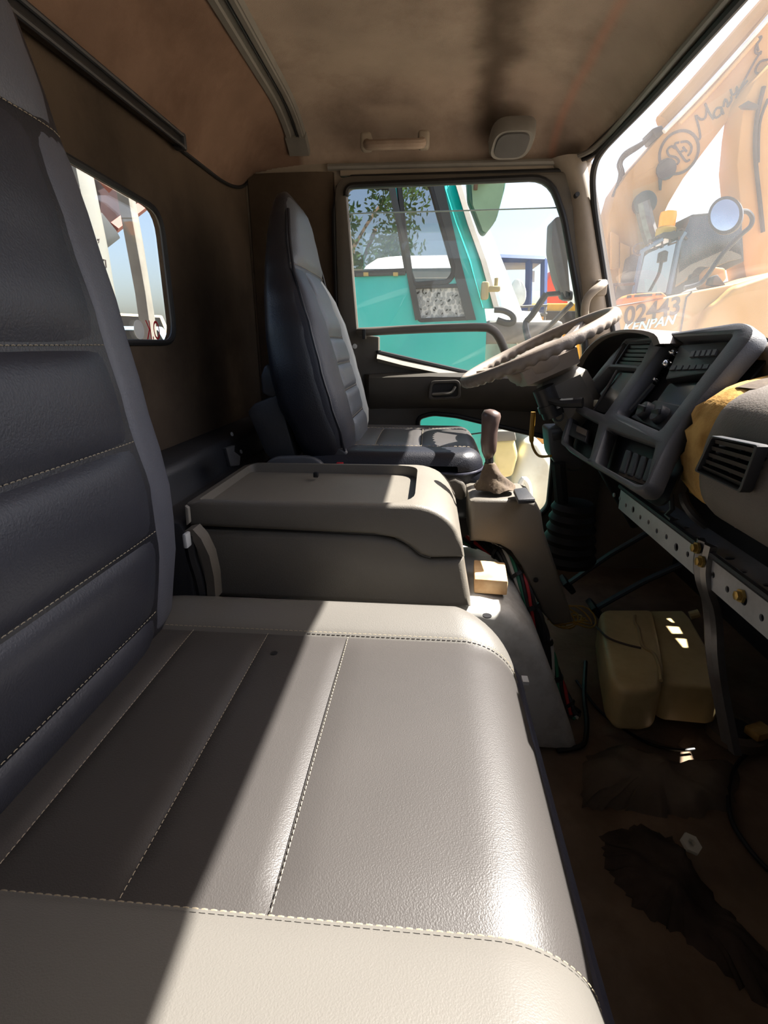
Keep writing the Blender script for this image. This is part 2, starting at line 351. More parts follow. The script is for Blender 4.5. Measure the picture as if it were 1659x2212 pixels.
# right-hand wall around the driver's door
DOOR = rpoly([(-.335,.16),(.66,.16),(.66,.95),(.505,1.495),(-.335,1.50)], [.02,.03,.03,.10,.06])
DOORB = rpoly([(-.34,.155),(.665,.155),(.665,.95),(.51,1.50),(-.34,1.505)], [.02,.03,.03,.10,.06])
wr = add('wall_right', plate([(-.69,.05),(1.0,.05),(1.0,.80),(.72,.86),(.50,1.545),(-.69,1.575)], [DOORB], .04, lambda u,v,w: V(u,2.0+w,v)), M['pillar'])
struct(wr, 'grey-brown trimmed cab side around the driver\'s door', 'wall')
bm = B()
loft(bm, [[V(-.655,2.0,z), V(-.64,1.97,z), V(-.55,1.962,z), V(-.40,1.962,z), V(-.345,1.97,z), V(-.335,2.0,z)] for z in (.1,.5,1.0,1.3,1.44,1.52)])
struct(add('trim_2', bm, M['backcloth']), 'dark brown rear pillar cover behind the driver\'s seat', 'trim')
bm = B(); tube(bm, [V(-.341,1.955,.2), V(-.341,1.955,1.40), V(-.325,1.955,1.47), V(-.28,1.955,1.497), V(.42,1.955,1.50), V(.485,1.955,1.47), V(.52,1.955,1.40), V(.645,1.955,.95)], .009, 8)
add('door_seal', bm, M['rubber'], wr)
bm = B(); tube(bm, [V(-.36,1.965,1.532), V(0,1.962,1.530), V(.40,1.962,1.528), V(.46,1.96,1.523)], .010, 8); add('header_moulding', bm, M['trimgrey'], wr)
bm = B(); box(bm, (.09,1.974,1.516), (.82,.02,.022), bev=.004); add('header_panel', bm, M['pillar'], wr)
# driver's door
YD = 1.94
def D(px, py, y=YD): p = P(px, py, y=y); return (p.x, p.z)
WH = rpoly([D(746,402),D(1188,383),D(1218,470),D(1262,720),D(1268,850),D(1010,806),D(818,762),D(818,727),D(772,721)], [.03,.06,.03,.03,.02,.03,.008,.005,.02])
LH = rpoly([D(903,902),D(935,893),D(985,898),D(1100,926),D(1187,946),D(1194,1000),D(1184,1096),D(1166,1114),D(1000,1116),D(903,1070)], .02)
door = thing('door_1', 'dark brown plastic driver\'s door with half-lowered window and low peep window', 'door', (.16,YD,.16), kind='structure')
add('door_panel', plate(DOOR, [WH, LH], .05, lambda u,v,w: V(u,YD+.025+w,v), bev=.006), M['doorplastic'], door)
bm = B(); tube(bm, [V(p[0],YD-.002,p[1]) for p in WH[:-12]], .010, 8); add('window_channel', bm, M['rubber'], door)
bm = B(); tube(bm, [V(p[0],YD-.002,p[1]) for p in LH], .009, 8, closed=True); add('peep_window_seal', bm, M['rubber'], door)
gl = rpoly([D(757,462,1.975),D(1226,448,1.975),D(1280,760,1.975),D(1280,860,1.975),D(1010,830,1.975),D(800,790,1.975),D(770,722,1.975)], [.035,.01,.01,.01,.01,.01,.01])
add('window_pane', plate(gl, [], .004, lambda u,v,w: V(u,1.975+w,v)), M['glass'], door)
bm = B(); tube(bm, smoothpath([V(p[0],1.975,p[1]) for p in (D(757,480,1.975),D(760,466,1.975),D(772,461,1.975),D(1000,455,1.975),D(1226,448,1.975))],4), .0022, 6); add('pane_edge', bm, mat('glass_edge',(150,170,164),.3), door)
add('peep_window_pane', plate(LH, [], .004, lambda u,v,w: V(u,YD+.03+w,v)), M['glass'], door)
bm = B(); tube(bm, [V(p.x,p.y,p.z) for p in smoothpath([P(918,944,y=1.965),P(960,943,y=1.965),P(1000,940,y=1.965),P(1040,935,y=1.965)],3)], .003, 6); add('peep_window_bead', bm, mat('bead',(150,180,172),.4), door)
# grab bar across the window
bm = B(); tube(bm, smoothpath([P(776,717,y=1.925),P(800,716,y=1.90),P(900,711,y=1.895),P(1030,707,y=1.895),P(1062,712,y=1.895),P(1080,733,y=1.90),P(1096,775,y=1.915),P(1100,795,y=1.93)],5), .0145, 12)
gb = add('grab_bar', bm, mat('bar_plastic',(112,106,96),.5,dirt=.2), door)
bm = B(); box(bm, P(787,722,y=1.893), (.012,.03,.034), bev=.003); add('bar_clip', bm, M['black'], gb)
# sill, sunlight painted into its paler plastic, and armrest
bm = B(); loft(bm, [[V(p.x, YD+.03, p.z+.012), V(p.x, YD+.004, p.z+.010), V(p.x, YD-.034, p.z-.016), V(p.x, YD, p.z-.03)] for p in [P(x,y,y=YD) for x,y in ((816,764),(870,778),(940,793),(1010,808),(1090,826),(1180,838),(1262,852))]]); add('window_sill', bm, M['doorlight'], door)
def armz(x): return interp(x, [-.24,-.1,.1,.3,.6], [.862,.868,.872,.862,.85])
bm = B(); loft(bm, [[V(x,YD+.01,armz(x)+.002), V(x,YD-.035*k,armz(x)), V(x,YD-.052*k,armz(x)-.012), V(x,YD-.05*k,armz(x)-.05), V(x,YD-.03*k,armz(x)-.10), V(x,YD+.01,armz(x)-.14)] for x,k in ((-.24,.2),(-.22,.8),(-.15,1),(0,1),(.2,1),(.4,1),(.6,1))]); ar = add('armrest', bm, M['doorplastic'], door)
# inner door handle: bezel and lever
hc = P(962,842,y=YD-.05); HB = rpoly([(hc.x-.055,hc.z+.032),(hc.x+.05,hc.z+.036),(hc.x+.058,hc.z-.030),(hc.x-.062,hc.z-.036)], .018)
HI = rpoly([(hc.x-.046,hc.z+.022),(hc.x+.042,hc.z+.026),(hc.x+.046,hc.z-.022),(hc.x-.050,hc.z-.026)], .014)
hb = add('handle_bezel', plate(HB, [HI], .016, lambda u,v,w: V(u,YD-.054+w,v), bev=.003), M['doorplastic'], door)
bm = B(); box(bm, (hc.x-.002,YD-.05,hc.z), (.10,.006,.052)); add('handle_cup', bm, M['black'], hb)
bm = B(); tube(bm, smoothpath([V(hc.x-.045,YD-.056,hc.z-.016), V(hc.x-.01,YD-.066,hc.z-.012), V(hc.x+.02,YD-.066,hc.z-.008), V(hc.x+.034,YD-.06,hc.z+.012)],4), .0075, 8, flat=.7); add('handle_lever', bm, M['trimgrey'], hb)
# door latch pins on the shut line
bm = B(); cyl(bm, P(768,748,y=1.95), P(768,748,y=1.95)+V(0,-.02,0), .009, 10); add('latch_pin', bm, M['chrome'], door)
# A pillar
def apill(t): 
    a = P(1214+50*t, 440+270*t, y=1.925); b = P(1284+50*t, 392+330*t, y=1.925); return a, b
rings = []
for i in range(15):
    z = 1.535 - i*.05
    xl = interp(z, [.84,1.05,1.40,1.50,1.54], [.585,.512,.438,.40,.36]); xr = .487 + (1.525-z)*.30
    w = xr-xl; rg = []
    for k in range(11):
        t = k/10; rg.append(V(xl+w*t, 1.965-.055*math.sin(math.pi*t)**.6+.01*(1-t), z))
    rg += [V(xr,1.99,z), V(xl,1.99,z)]
    rings.append(rg)
bm = B(); loft(bm, rings); ap = add('trim_3', bm, M['pillar']); struct(ap, 'beige plastic windscreen pillar cover beside the driver\'s door', 'trim')
c = P(1247,420,y=1.905); bm = B(); cyl(bm, c+V(0,.02,0), c+V(0,-.004,0), .007, 12); add('screw_hole', bm, M['black'], ap)
# pillar grab handle
bm = B(); tube(bm, smoothpath([P(1264,690,y=1.87),P(1263,670,y=1.855),P(1268,646,y=1.85),P(1283,628,y=1.85),P(1298,617,y=1.86),P(1305,611,y=1.885)],5), .0135, 10, flat=.75)
ph = add('pillar_grab_handle', bm, M['pillar']); tag(ph, 'short beige grab handle on the windscreen pillar above the steering wheel', 'handle')
bm = B(); box(bm, P(1298,622,y=1.895), (.034,.03,.05), bev=.007); add('handle_foot', bm, M['pillar'], ph)
bm = B(); box(bm, P(1266,700,y=1.89), (.03,.05,.05), bev=.007); add('handle_foot', bm, M['pillar'], ph)
# windscreen, its black band, seal and header trim
def wsx(z, y=0): return .505 + (1.525-z)*.30 - .028*max(0,min(1,(y-1.45)/.48))**2
w3 = add('window_2', grid(B(), lambda u,v: V(wsx(1.535-.69*u,-.14+2.11*v)+.004, -.14+2.11*v, 1.535-.69*u), 4, 30), M['shield'])
struct(w3, 'large dusty windscreen', 'window')
bm = B(); grid(bm, lambda u,v: V(wsx(1.545-.024*u,-.14+2.08*v), -.14+2.08*v, 1.545-.024*u), 1, 30)
grid(bm, lambda u,v: V(wsx(1.545-.024*u,-.14+2.08*v)-.004, -.14+2.08*v, 1.545-.024*u), 1, 30); add('windscreen_band', bm, M['black'], w3, smooth=0)
path = [V(wsx(z,y)-.004,y,z) for y,z in ((-.14,1.518),(.6,1.518),(1.2,1.518),(1.5,1.518),(1.70,1.517),(1.80,1.512),(1.86,1.498),(1.898,1.468),(1.915,1.42),(1.925,1.34),(1.93,1.1),(1.935,.88))]
bm = B(); tube(bm, smoothpath(path,4), .010, 8); add('windscreen_seal', bm, M['rubber'], w3)
for dx, dz, r, mm in ((-.012,.004,.008,'trimgrey'),(.004,-.006,.006,'rubber')):
    pth = [V(.50+dx,y,1.527+dz) for y in (-.14,.6,1.2,1.68)] + [V(.497+dx,1.78,1.527+dz), V(.485+dx,1.87,1.527+dz), V(.455+dx,1.93,1.528+dz), V(.40+dx,1.955,1.53+dz)]
    bm = B(); tube(bm, smoothpath(pth,4), r, 8); o = add('trim_4' if mm == 'trimgrey' else 'trim_5', bm, M[mm]); struct(o, 'grey edge moulding along the front of the headliner' if mm == 'trimgrey' else 'black edge strip between headliner and windscreen', 'trim')
# unseen near side of the cab; window opening made small to cut fill light
wl = add('wall_left', plate([(-.69,.05),(1.0,.05),(1.0,.80),(.72,.86),(.50,1.545),(-.69,1.575)], [rpoly([(.0,1.12),(.44,1.12),(.38,1.42),(.0,1.42)], .05)], .04, lambda u,v,w: V(u,-.16+w,v)), M['doorplastic'])
struct(wl, 'unseen passenger side of the cab, its window opening narrowed to cut light', 'wall')
# floor, firewall, cowl
fl = add('floor', plate([(-.69,-.16),(1.02,-.16),(1.02,2.02),(-.69,2.02)], [], .03, lambda u,v,w: V(u,v,.085+w)), M['floor']); struct(fl, 'dirty brown cab floor with cables and debris', 'floor')
SPOTS = [([(1486,1604),(1503,1597),(1516,1626),(1499,1641),(1484,1640)],.12), ([(1482,1650),(1499,1653),(1466,1722),(1444,1738),(1446,1724)],.14), ([(1424,1750),(1470,1757),(1476,1785),(1466,1799),(1440,1782)],.13),
         ([(1440,1350),(1470,1352),(1478,1366),(1452,1366)],.258), ([(1456,1376),(1486,1378),(1490,1396),(1466,1396)],.258), ([(1470,1432),(1484,1430),(1484,1448),(1472,1450)],.258), ([(1440,1334),(1452,1333),(1462,1344),(1450,1341)],.258)]
FH = []          # made-up firewall holes, traced back along the sun to light tank and floor
for pts, z in SPOTS:
    h_ = []
    for x, y in pts:
        q = P(x, y, z=z); k = (1.0-q.x)/SUN.x; h_.append((q.y+SUN.y*k, q.z+SUN.z*k))
    FH.append(h_)
wf = add('wall_front', plate([(-.16,.05),(2.02,.05),(2.02,.82),(-.16,.82)], FH, .006, lambda u,v,w: V(1.0+w,u,v)), M['dark']); struct(wf, 'dark firewall of the footwell under the dash', 'wall')
bm = B(); loft(bm, [[V(.70,y,.90),V(1.01,y,.80),V(1.01,y,.78),V(.70,y,.88)] for y in (-.16,2.02)]); struct(add('trim_6', bm, M['dark']), 'dark cowl panel below the windscreen', 'trim')
# roof rib
bm = B(); path = []
ys = [-.1+.1*i for i in range(18)] + [1.66,1.72,1.78,1.83,1.88,1.92,1.95,1.965]
def ribx(y): return -.455 + .012*max(0,1.0-abs(y-1.2))
def ribp(y, dx, h): 
    e = .01; nz = V(0, -(ceilz(-.45,y+e)-ceilz(-.45,y-e)), 2*e).normalized(); return V(ribx(y)+dx, y, ceilz(-.45,y)) - nz*h
rb = thing('trim_7', 'curved grey roof rib crossing the headliner behind the seats', 'trim', (-.45,1.0,1.66), kind='structure')
bm = B(); loft(bm, [[ribp(y,-.034,-.004), ribp(y,-.030,.010), ribp(y,.030,.012), ribp(y,.034,-.004)] for y in ys]); add('rib_base', bm, M['trimgrey'], rb)
for dx, w in ((-.021,.010),(.020,.008)):
    bm = B(); loft(bm, [[ribp(y,dx-w,.008), ribp(y,dx-w*.7,.018), ribp(y,dx+w*.7,.018), ribp(y,dx+w,.008)] for y in ys]); add('rib_ridge', bm, M['trimgrey'], rb)
bm = B(); tube(bm, [ribp(y,.006,.0125) for y in ys], .003, 6); add('rib_groove', bm, M['rubber'], rb)
bm = B(); loft(bm, [[ribp(y,-.036,-.006), ribp(y,-.033,.019), ribp(y,.033,.020), ribp(y,.036,-.006)] for y in (1.905,1.93,1.952,1.966)]); add('rib_end_cap', bm, M['trimgrey'], rb)
# curtain rail on the rear wall
bm = B(); box(bm, (-.632,.66,1.443), (.020,1.56,.024), bev=.004); cr = add('curtain_rail', bm, M['black']); tag(cr, 'black curtain rail along the top of the rear wall', 'rail')
for dz in (-.012,.012):
    bm = B(); tube(bm, [V(-.620,-.1,1.443+dz), V(-.620,1.43,1.443+dz)], .005, 8); add('rail_lip', bm, M['dark'], cr)
bm = B(); box(bm, (-.63,1.432,1.443), (.03,.016,.036), bev=.004); add('rail_end', bm, M['dark'], cr)
# ceiling grab handle
gh = thing('ceiling_grab_handle', 'stubby worn grab handle on the headliner above the driver\'s door', 'handle', (-.13,1.86,1.6))
a = P(790,312,y=1.86); b = P(915,308,y=1.86)
bm = B(); tube(bm, smoothpath([a+V(0,.04,.03), a+V(.005,0,0), a+V(.03,-.012,-.006), (a+b)/2+V(0,-.014,-.006), b+V(-.03,-.012,-.006), b+V(-.005,0,0), b+V(0,.04,.03)],5), .0145, 10); add('grip', bm, M['headliner'], gh)
for q in (a, b): bm = B(); box(bm, q+V(0,.02,.012), (.036,.05,.046), bev=.01, seg=3); add('end_mount', bm, M['pillar'], gh)
# roof speaker
c = P(1104,306,y=1.86); sn = V(0,-.55,-1).normalized(); 
def spk(u,v,w): 
    ax = V(1,0,0); ay = sn.cross(ax); return c + ax*u + ay*v + sn*w
sp = thing('roof_speaker', 'grey rounded speaker set in the headliner above the driver\'s door', 'speaker', c)
bm = B(); loft(bm, [[spk(q.x,q.y,h) for q in rpoly([(-.062*k,-.05*k),(.055*k,-.05*k),(.066*k,.05*k),(-.05*k,.05*k)], .04*k,6)] for k,h in ((1.14,-.03),(1.1,.004),(1.0,.014),(.86,.012))]); add('speaker_rim', bm, M['trimgrey'], sp)
bm = B(); loft(bm, [[spk(q.x,q.y,h) for q in rpoly([(-.062*k,-.05*k),(.055*k,-.05*k),(.066*k,.05*k),(-.05*k,.05*k)], .04*k,6)] for k,h in ((.86,.010),(.82,.017),(.3,.021))]); add('speaker_grille', bm, mat('grille_cloth',(84,82,80),.9,bump=.6,bs=900), sp)
# ================================================================ seats
def stitches(bm, pts, step=.0095, r=.0011, gap=.35):
    pts = [Vector(p) for p in pts]; L = [0]
    for i in range(1,len(pts)): L.append(L[-1]+(pts[i]-pts[i-1]).length)
    def at(s):
        for i in range(1,len(pts)):
            if s <= L[i]: t = (s-L[i-1])/max(L[i]-L[i-1],1e-9); return pts[i-1].lerp(pts[i],t)
        return pts[-1]
    s = 0
    while s+step*(1-gap) < L[-1]:
        a, b = at(s), at(s+step*(1-gap)); m = (a+b)/2+V(0,0,.0006)
        tube(bm, [a,m,b], r, 4); s += step
    return bm
def cushion(par, X0, X1, Y0, Y1, zt, ybol0, ybol1, seams, R, R2, rc, humps, bottom, mats, tiltx=0.0, step=.0085, sr=.0006, crown=.0):
    m_mid, m_bol0, m_bol1, m_side = mats
    def xmax(y):
        d = max(0, y-(Y1-rc), (Y0+rc)-y); return X1 - rc + math.sqrt(max(rc*rc-d*d,0))
    def drop(e, r): return 0 if e >= r else r-math.sqrt(max(r*r-(r-max(e,0))**2,0))
    def topz(x, y):
        z = zt + tiltx*(x-X0)
        c = (y-(Y0+Y1)/2)/((Y1-Y0)/2); z += crown*(1-c*c)
        if y > ybol1: t = (y-ybol1)/(Y1-ybol1); z += humps*math.sin(min(t,1)*math.pi*.75)
        if y < ybol0: t = (ybol0-y)/(ybol0-Y0); z += humps*math.sin(min(t,1)*math.pi*.75)
        return z - max(drop(xmax(y)-x, R), drop(Y1-y, R2), drop(y-Y0, R2))
    def groove(t): return -.0045*math.exp(-(min(t,1-t)/.05)**2)
    def panel(x0, x1, y0, y1, nu, nv, puff):
        def f(u, v):
            # finer steps near the borders
            uu = u; vv = v
            y = y0+(y1-y0)*vv; xe = xmax(y) if x1 is None else x1
            x = x0+(xe-x0)*uu
            if x1 is None: x = x0+(xe-x0)*(1-(1-uu)**1.7)
            ex = groove(uu) if x1 is not None else (-.0045*math.exp(-(uu/.03)**2))
            gy_ = groove(vv) if (y0 > Y0+1e-6 and y1 < Y1-1e-6) else (-.0045*math.exp(-((vv if y0 > Y0+1e-6 else 1-vv)/.05)**2))
            return V(x, y, topz(x,y)+min(ex,gy_)+puff*math.sin(math.pi*vv)**.5*(math.sin(math.pi*uu)**.5 if x1 is not None else 1))
        return grid(B(), f, nu, nv)
    cs = thing_part(par, 'seat_cushion')
    body = []
    def outline(n=16, ins=0.0):
        pts = [(X0,Y1-ins)]
        for k in range(n+1): y = Y1-ins-(rc)*(1-math.cos(k/n*math.pi/2)); pts.append((xmax(min(y,Y1-1e-5))-ins, y))
        for k in range(1,8): pts.append((X1-ins, Y1-rc+(Y0+rc-Y1+rc)*k/8))
        for k in range(n+1): y = Y0+ins+rc*(1-math.sin(k/n*math.pi/2)); pts.append((xmax(max(y,Y0+1e-5))-ins, y))
        pts.append((X0,Y0+ins)); return pts
    o0 = outline()
    bm = B(); loft(bm, [[V(x,y,topz(x,y)-.002) for x,y in o0], [V(x+.002,y,topz(x,y)-.03) for x,y in o0], [V(x-.012 if x > X0+.01 else x, y,bottom) for x,y in o0]])
    cu = add('seat_cushion', bm, m_side, par)
    edges = list(seams)+[None]; xs = [X0]+list(seams)
    for i, x0 in enumerate(xs):
        add('centre_panel', panel(x0, edges[i], ybol0, ybol1, 26 if edges[i] is None else 12, 24, .003), m_mid, cu)
    add('side_bolster', panel(X0, None, ybol1, Y1, 44, 16, 0), m_bol1, cu)
    add('side_bolster', panel(X0, None, Y0, ybol0, 44, 16, 0), m_bol0, cu)
    bm = B()
    for y, dy in ((ybol0,-.004),(ybol1,.004)):
        pts = [];
        for k in range(90):
            x = X0+(xmax(y)-.002-X0)*k/89; pts.append(V(x, y+dy, topz(x,y+dy)+.0006))
        stitches(bm, pts, step, sr)
    for x in seams: stitches(bm, [V(x+.003, ybol0+(ybol1-ybol0)*k/30, topz(x,ybol0+(ybol1-ybol0)*k/30)-.0005) for k in range(31)], step*.8, sr*.8)
    add('stitching', bm, M['thread'], cu, kind='stuff')
    bm = B(); tube(bm, [V(x+(.006 if x > X0+.02 and R > .06 else 0),y,topz(x,y)-(.004 if R > .06 else .006)) for x,y in o0], .0085 if R > .06 else .004, 8); add('piping', bm, M['piping'], cu)
    return cu, topz
def thing_part(par, n): return par
def seatback(par, prof, n_exp, patches, m_body, seams_a, stitch=True, step=.0085, sr=.0006, top_round=True):
    zs = [p[0] for p in prof]
    def pr(z): return [interp(z, zs, [p[i] for p in prof]) for i in (1,2,3,4)]
    def surf(a, z, off=0.0):
        xf, xb, hw, yc = pr(z); xc = (xf+xb)/2; hd = (xf-xb)/2
        return V(xc+hd*(max(0,1-abs(a)**n_exp))**(1/n_exp)+off, yc+hw*a, z)
    N = 44; nr = 40; rings = []
    for i in range(N+1):
        z = zs[0]+(zs[-1]-zs[0])*i/N
        xf, xb, hw, yc = pr(z); xc = (xf+xb)/2; hd = (xf-xb)/2; rg = []
        for k in range(nr):
            t = 2*math.pi*k/nr; c, s = math.cos(t), math.sin(t)
            rg.append(V(xc+hd*math.copysign(abs(c)**(2/n_exp),c), yc+hw*math.copysign(abs(s)**(2/n_exp),s), z))
        rings.append(rg)
    bm = B(); loft(bm, rings); sb = add('seat_back', bm, m_body, par, smooth=50)
    for nm, a0, a1, z0, z1, mm, puff in patches:
        def f(u, v):
            a = a0+(a1-a0)*u; z = z0+(z1-z0)*v; e = .003
            d1 = surf(a+e,z)-surf(a-e,z); d2 = surf(a,z+e)-surf(a,z-e); n = d1.cross(d2)
            n = n.normalized() if n.length > 0 else V(1,0,0)
            if n.x < 0 and abs(a) < .9: n = -n
            q = (1-abs(2*u-1)**7)*(1-abs(2*v-1)**5)
            return surf(a,z) + n*(-.0025+(puff+.0035)*q)
        add(nm, grid(B(), f, 18, 14), mm, sb, smooth=60)
    if stitch:
        bm = B()
        for a0, a1, z in seams_a: stitches(bm, [surf(a0+(a1-a0)*k/24, z+.003, .0015) for k in range(25)], step, sr)
        add('stitching', bm, M['thread'], sb, kind='stuff')
    return sb, surf
# ---- passenger seat
ps = thing('passenger_seat', 'large charcoal and grey vinyl passenger seat filling the foreground, cream stitched', 'seat', (-.2,.48,.1))
cushion(ps, -.50, .166, .10, .868, .50, .302, .745, [-.398,-.266,-.128], .105, .06, .12, .022, .30, (M['vinyl_dark'],M['vinyl_light'],M['vinyl_light'],M['vinyl_navy']))
bm = B(); box(bm, (-.19,.48,.20), (.50,.58,.20), bev=.02); add('seat_base', bm, M['black'], ps)
pp = [(.44,-.475,-.60,.325,.475),(.52,-.440,-.585,.334,.472),(.66,-.417,-.575,.338,.468),(.757,-.416,-.575,.338,.468),(.88,-.437,-.59,.338,.468),(1.0,-.456,-.60,.338,.468),(1.11,-.476,-.608,.336,.468),(1.20,-.492,-.613,.332,.468),(1.265,-.505,-.617,.326,.468),(1.35,-.514,-.612,.305,.468),(1.41,-.525,-.609,.26,.468),(1.45,-.545,-.60,.19,.468)]
IA = .715
pat = [('centre_panel',-IA,IA,z0,z1,M['vinyl_back'],.009) for z0,z1 in ((.46,.55),(.55,.69),(.69,.83),(.83,.965),(.965,1.235))]
pat += [('side_bolster',IA,.998,.46,1.262,M['vinyl_strip'],.004),('side_bolster',-.998,-IA,.46,1.235,M['vinyl_strip'],.004),('head_panel',-.99,.99,1.235,1.42,M['vinyl_strip'],.008)]
seatback(ps, pp, 5.5, pat, M['vinyl_navy'], [(-IA,IA,z) for z in (.55,.69,.83,.965)]+[(-.97,.97,1.235)])
c = P(592,1412,z=.501); bm = B(); lathe(bm, [(.005,0),(.006,.0012),(.001,.0012)], c, (0,0,1), 10); add('burn_hole', bm, M['black'], ps)
# hinge cover and belt hardware at the seat's far hip
bm = B(); prism(bm, [P(x,y,y=.835) for x,y in ((398,1092),(406,1098),(409,1130),(402,1136))], (0,.01,0), .002); add('hinge_plate', bm, M['trimgrey'], ps)
bm = B(); loft(bm, [[V(p.x-.012,.84,p.z), V(p.x+.004,.84,p.z+.004), V(p.x+.004,.872,p.z+.004), V(p.x-.012,.872,p.z)] for p in [P(x,y,y=.84) for x,y in ((412,1148),(430,1168),(448,1205),(458,1250),(462,1300))]]); add('hinge_cover', bm, M['doorplastic'], ps)
bm = B(); tube(bm, smoothpath([P(x,y,y=.845) for x,y in ((408,1155),(415,1200),(430,1250),(440,1300))],4), .011, 8); add('recliner_arm', bm, M['black'], ps)
bm = B(); box(bm, P(404,1166,y=.83), (.008,.02,.028), bev=.003); add('hinge_bolt', bm, M['zinc'], ps)
# ---- driver's seat
ds = thing('driver_seat', 'tall dark navy vinyl driver\'s seat in front of the steering wheel', 'seat', (-.05,1.55,.1))
cushion(ds, -.30, .150, 1.30, 1.80, .693, 1.40, 1.70, [-.15,-.02], .045, .03, .07, .006, .60, (M['vinyl_dark'],M['vinyl_navy'],M['vinyl_dark'],M['vinyl_navy']), step=.012, sr=.0008, crown=.012)
bm = B(); box(bm, (-.08,1.55,.555), (.42,.44,.10), bev=.03, seg=3); add('suspension_cover', bm, M['black'], ds)
bm = B(); box(bm, (-.08,1.55,.32), (.34,.38,.42), bev=.03); add('seat_base', bm, M['black'], ds)
bm = B(); prism(bm, [P(x,y,y=1.29) for x,y in ((948,1062),(950,1040),(985,1030),(1004,1042),(1012,1068),(1000,1085))], (0,.05,0), .012, 3); add('height_lever_cover', bm, M['doorplastic'], ds)
dp = [(.66,-.20,-.34,.235,1.55),(.735,-.205,-.37,.255,1.55),(.82,-.228,-.41,.262,1.55),(.905,-.252,-.425,.262,1.55),(1.0,-.278,-.43,.252,1.55),(1.08,-.308,-.43,.232,1.55),(1.15,-.335,-.428,.205,1.55),(1.22,-.350,-.425,.172,1.55),(1.27,-.358,-.42,.145,1.55),(1.31,-.366,-.415,.115,1.55),(1.335,-.375,-.408,.085,1.55),(1.35,-.388,-.40,.04,1.55)]
M['bolster_sunlit'] = mat('sunlit_grey_vinyl', (168,170,166), .42, var=.05, bump=.25, bs=330)  # far bolster paler than the near one: sunlight put into its colour
M['vinyl_mid'] = mat('blue_charcoal_vinyl', (78,82,88), .42, var=.08, vs=5, bump=.3, bs=330)
dpat = [('centre_panel',-.50,.50,z0,z1,M['vinyl_mid'],.009) for z0,z1 in ((.69,.77),(.77,.845),(.845,.915),(.915,.985),(.985,1.155))]
dpat += [('side_bolster',-.985,-.50,.69,1.155,M['vinyl_back'],.012),('side_bolster',.50,.985,.69,1.155,M['bolster_sunlit'],.016),('head_panel',-.97,.97,1.155,1.335,M['vinyl_mid'],.010)]
sb, dsurf = seatback(ds, dp, 4.0, dpat, M['vinyl_navy'], [(-.5,.5,z) for z in (.77,.845,.915,.985)]+[(-.95,.95,1.155)], step=.012)
bm = B(); tube(bm, [dsurf(-.93,.69+.6*k/20,.006)+V(0,-.006,0) for k in range(21)], .004, 6); tube(bm, [dsurf(.93,.69+.6*k/20,.006)+V(0,.006,0) for k in range(21)], .004, 6); add('piping', bm, M['vinyl_navy'], sb)
bm = B(); prism(bm, [P(x,y,y=1.33) for x,y in ((533,890),(548,872),(602,850),(640,990),(600,1010),(572,980))], (0,.42,0), .008); add('back_cover', bm, M['dark'], ds)
bm = B(); prism(bm, [P(x,y,y=1.33) for x,y in ((562,812),(570,790),(580,786),(604,845),(590,862),(566,850))], (0,.06,0), .010, 3); add('belt_guide', bm, M['dark'], ds)
bm = B(); prism(bm, rpoly([P(x,y,y=1.31) for x,y in ((664,1030),(668,985),(682,966),(720,962),(748,972),(766,1002),(790,1012),(790,1040))], .02, 3), (0,.04,0), .012, 3, True); add('recliner_cover', bm, M['dark'], ds)
bm = B(); prism(bm, rpoly([P(x,y,y=1.277) for x,y in ((560,1032),(574,998),(594,987),(660,985),(688,992),(706,1014),(706,1035))], .02, 3), (0,.020,0), .008, 3, True)
bh = add('belt_buckle_cover', bm, M['dashgrey']); tag(bh, 'low rounded grey belt buckle cover behind the console tray', 'cover')
c = P(735,1014,y=1.30); bm = B(); box(bm, c+V(0,0,-.01), (.026,.014,.05), bev=.003); bk = add('seat_belt_buckle', bm, M['black']); tag(bk, 'small seat belt buckle with red button between console and driver\'s seat', 'buckle')
bm = B(); box(bm, c+V(0,-.002,.016), (.018,.010,.006), bev=.001); add('release_button', bm, M['red'], bk)
# ================================================================ console
con = thing('centre_console', 'grey plastic centre console with a shallow tray lid between the seats', 'console', (-.2,1.1,.40))
YC0, YC1 = .925, 1.275
def CP(pts, y): return [V(x,y,z) for x,z in pts]
seam = [(-.475,.617),(-.10,.614),(-.055,.606),(-.03,.592),(-.008,.574),(.012,.568),(.07,.572)]
def arc(cx, cz, rx, rz, a0, a1, n=8): return [(cx+rx*math.cos(math.radians(a0+(a1-a0)*i/n)), cz+rz*math.sin(math.radians(a0+(a1-a0)*i/n))) for i in range(n+1)]
body = [(-.475,.458)] + [(x,z-.003) for x,z in seam[:-1]] + [(.078,.569)] + [(.086,.52),(.094,.485),(.098,.458)]
bm = B(); prism(bm, CP(body,YC0+.006), (0,YC1-YC0-.012,0), .016, 3, True); add('console_body', bm, M['console'], con, smooth=50)
lid = [(-.475,.62)] + [(x,z+.001) for x,z in seam[1:-1]] + [(.078,.5725)] + [(.072,.605)] + arc(-.03,.60,.098,.078,12,88,8) + [(-.44,.676),(-.475,.668)]
bm = B(); prism(bm, CP(lid,YC0), (0,YC1-YC0,0), .010, 3, True)
cut = B(); tp = rpoly([V(-.455,YC0+.014,0),V(-.025,YC0+.014,0),V(-.025,YC1-.022,0),V(-.455,YC1-.022,0)], [.02,.07,.05,.02], 6)
loft(cut, [[V(p.x*1.0, p.y, .654) for p in tp], [V(p.x, p.y, .658) for p in tp], [V(p.x+.006*(1 if p.x > -.2 else -1), p.y+.006*(1 if p.y > 1.1 else -1), .72) for p in tp]])
add('console_lid', boolean(bm, cut), M['console'], con, smooth=40)
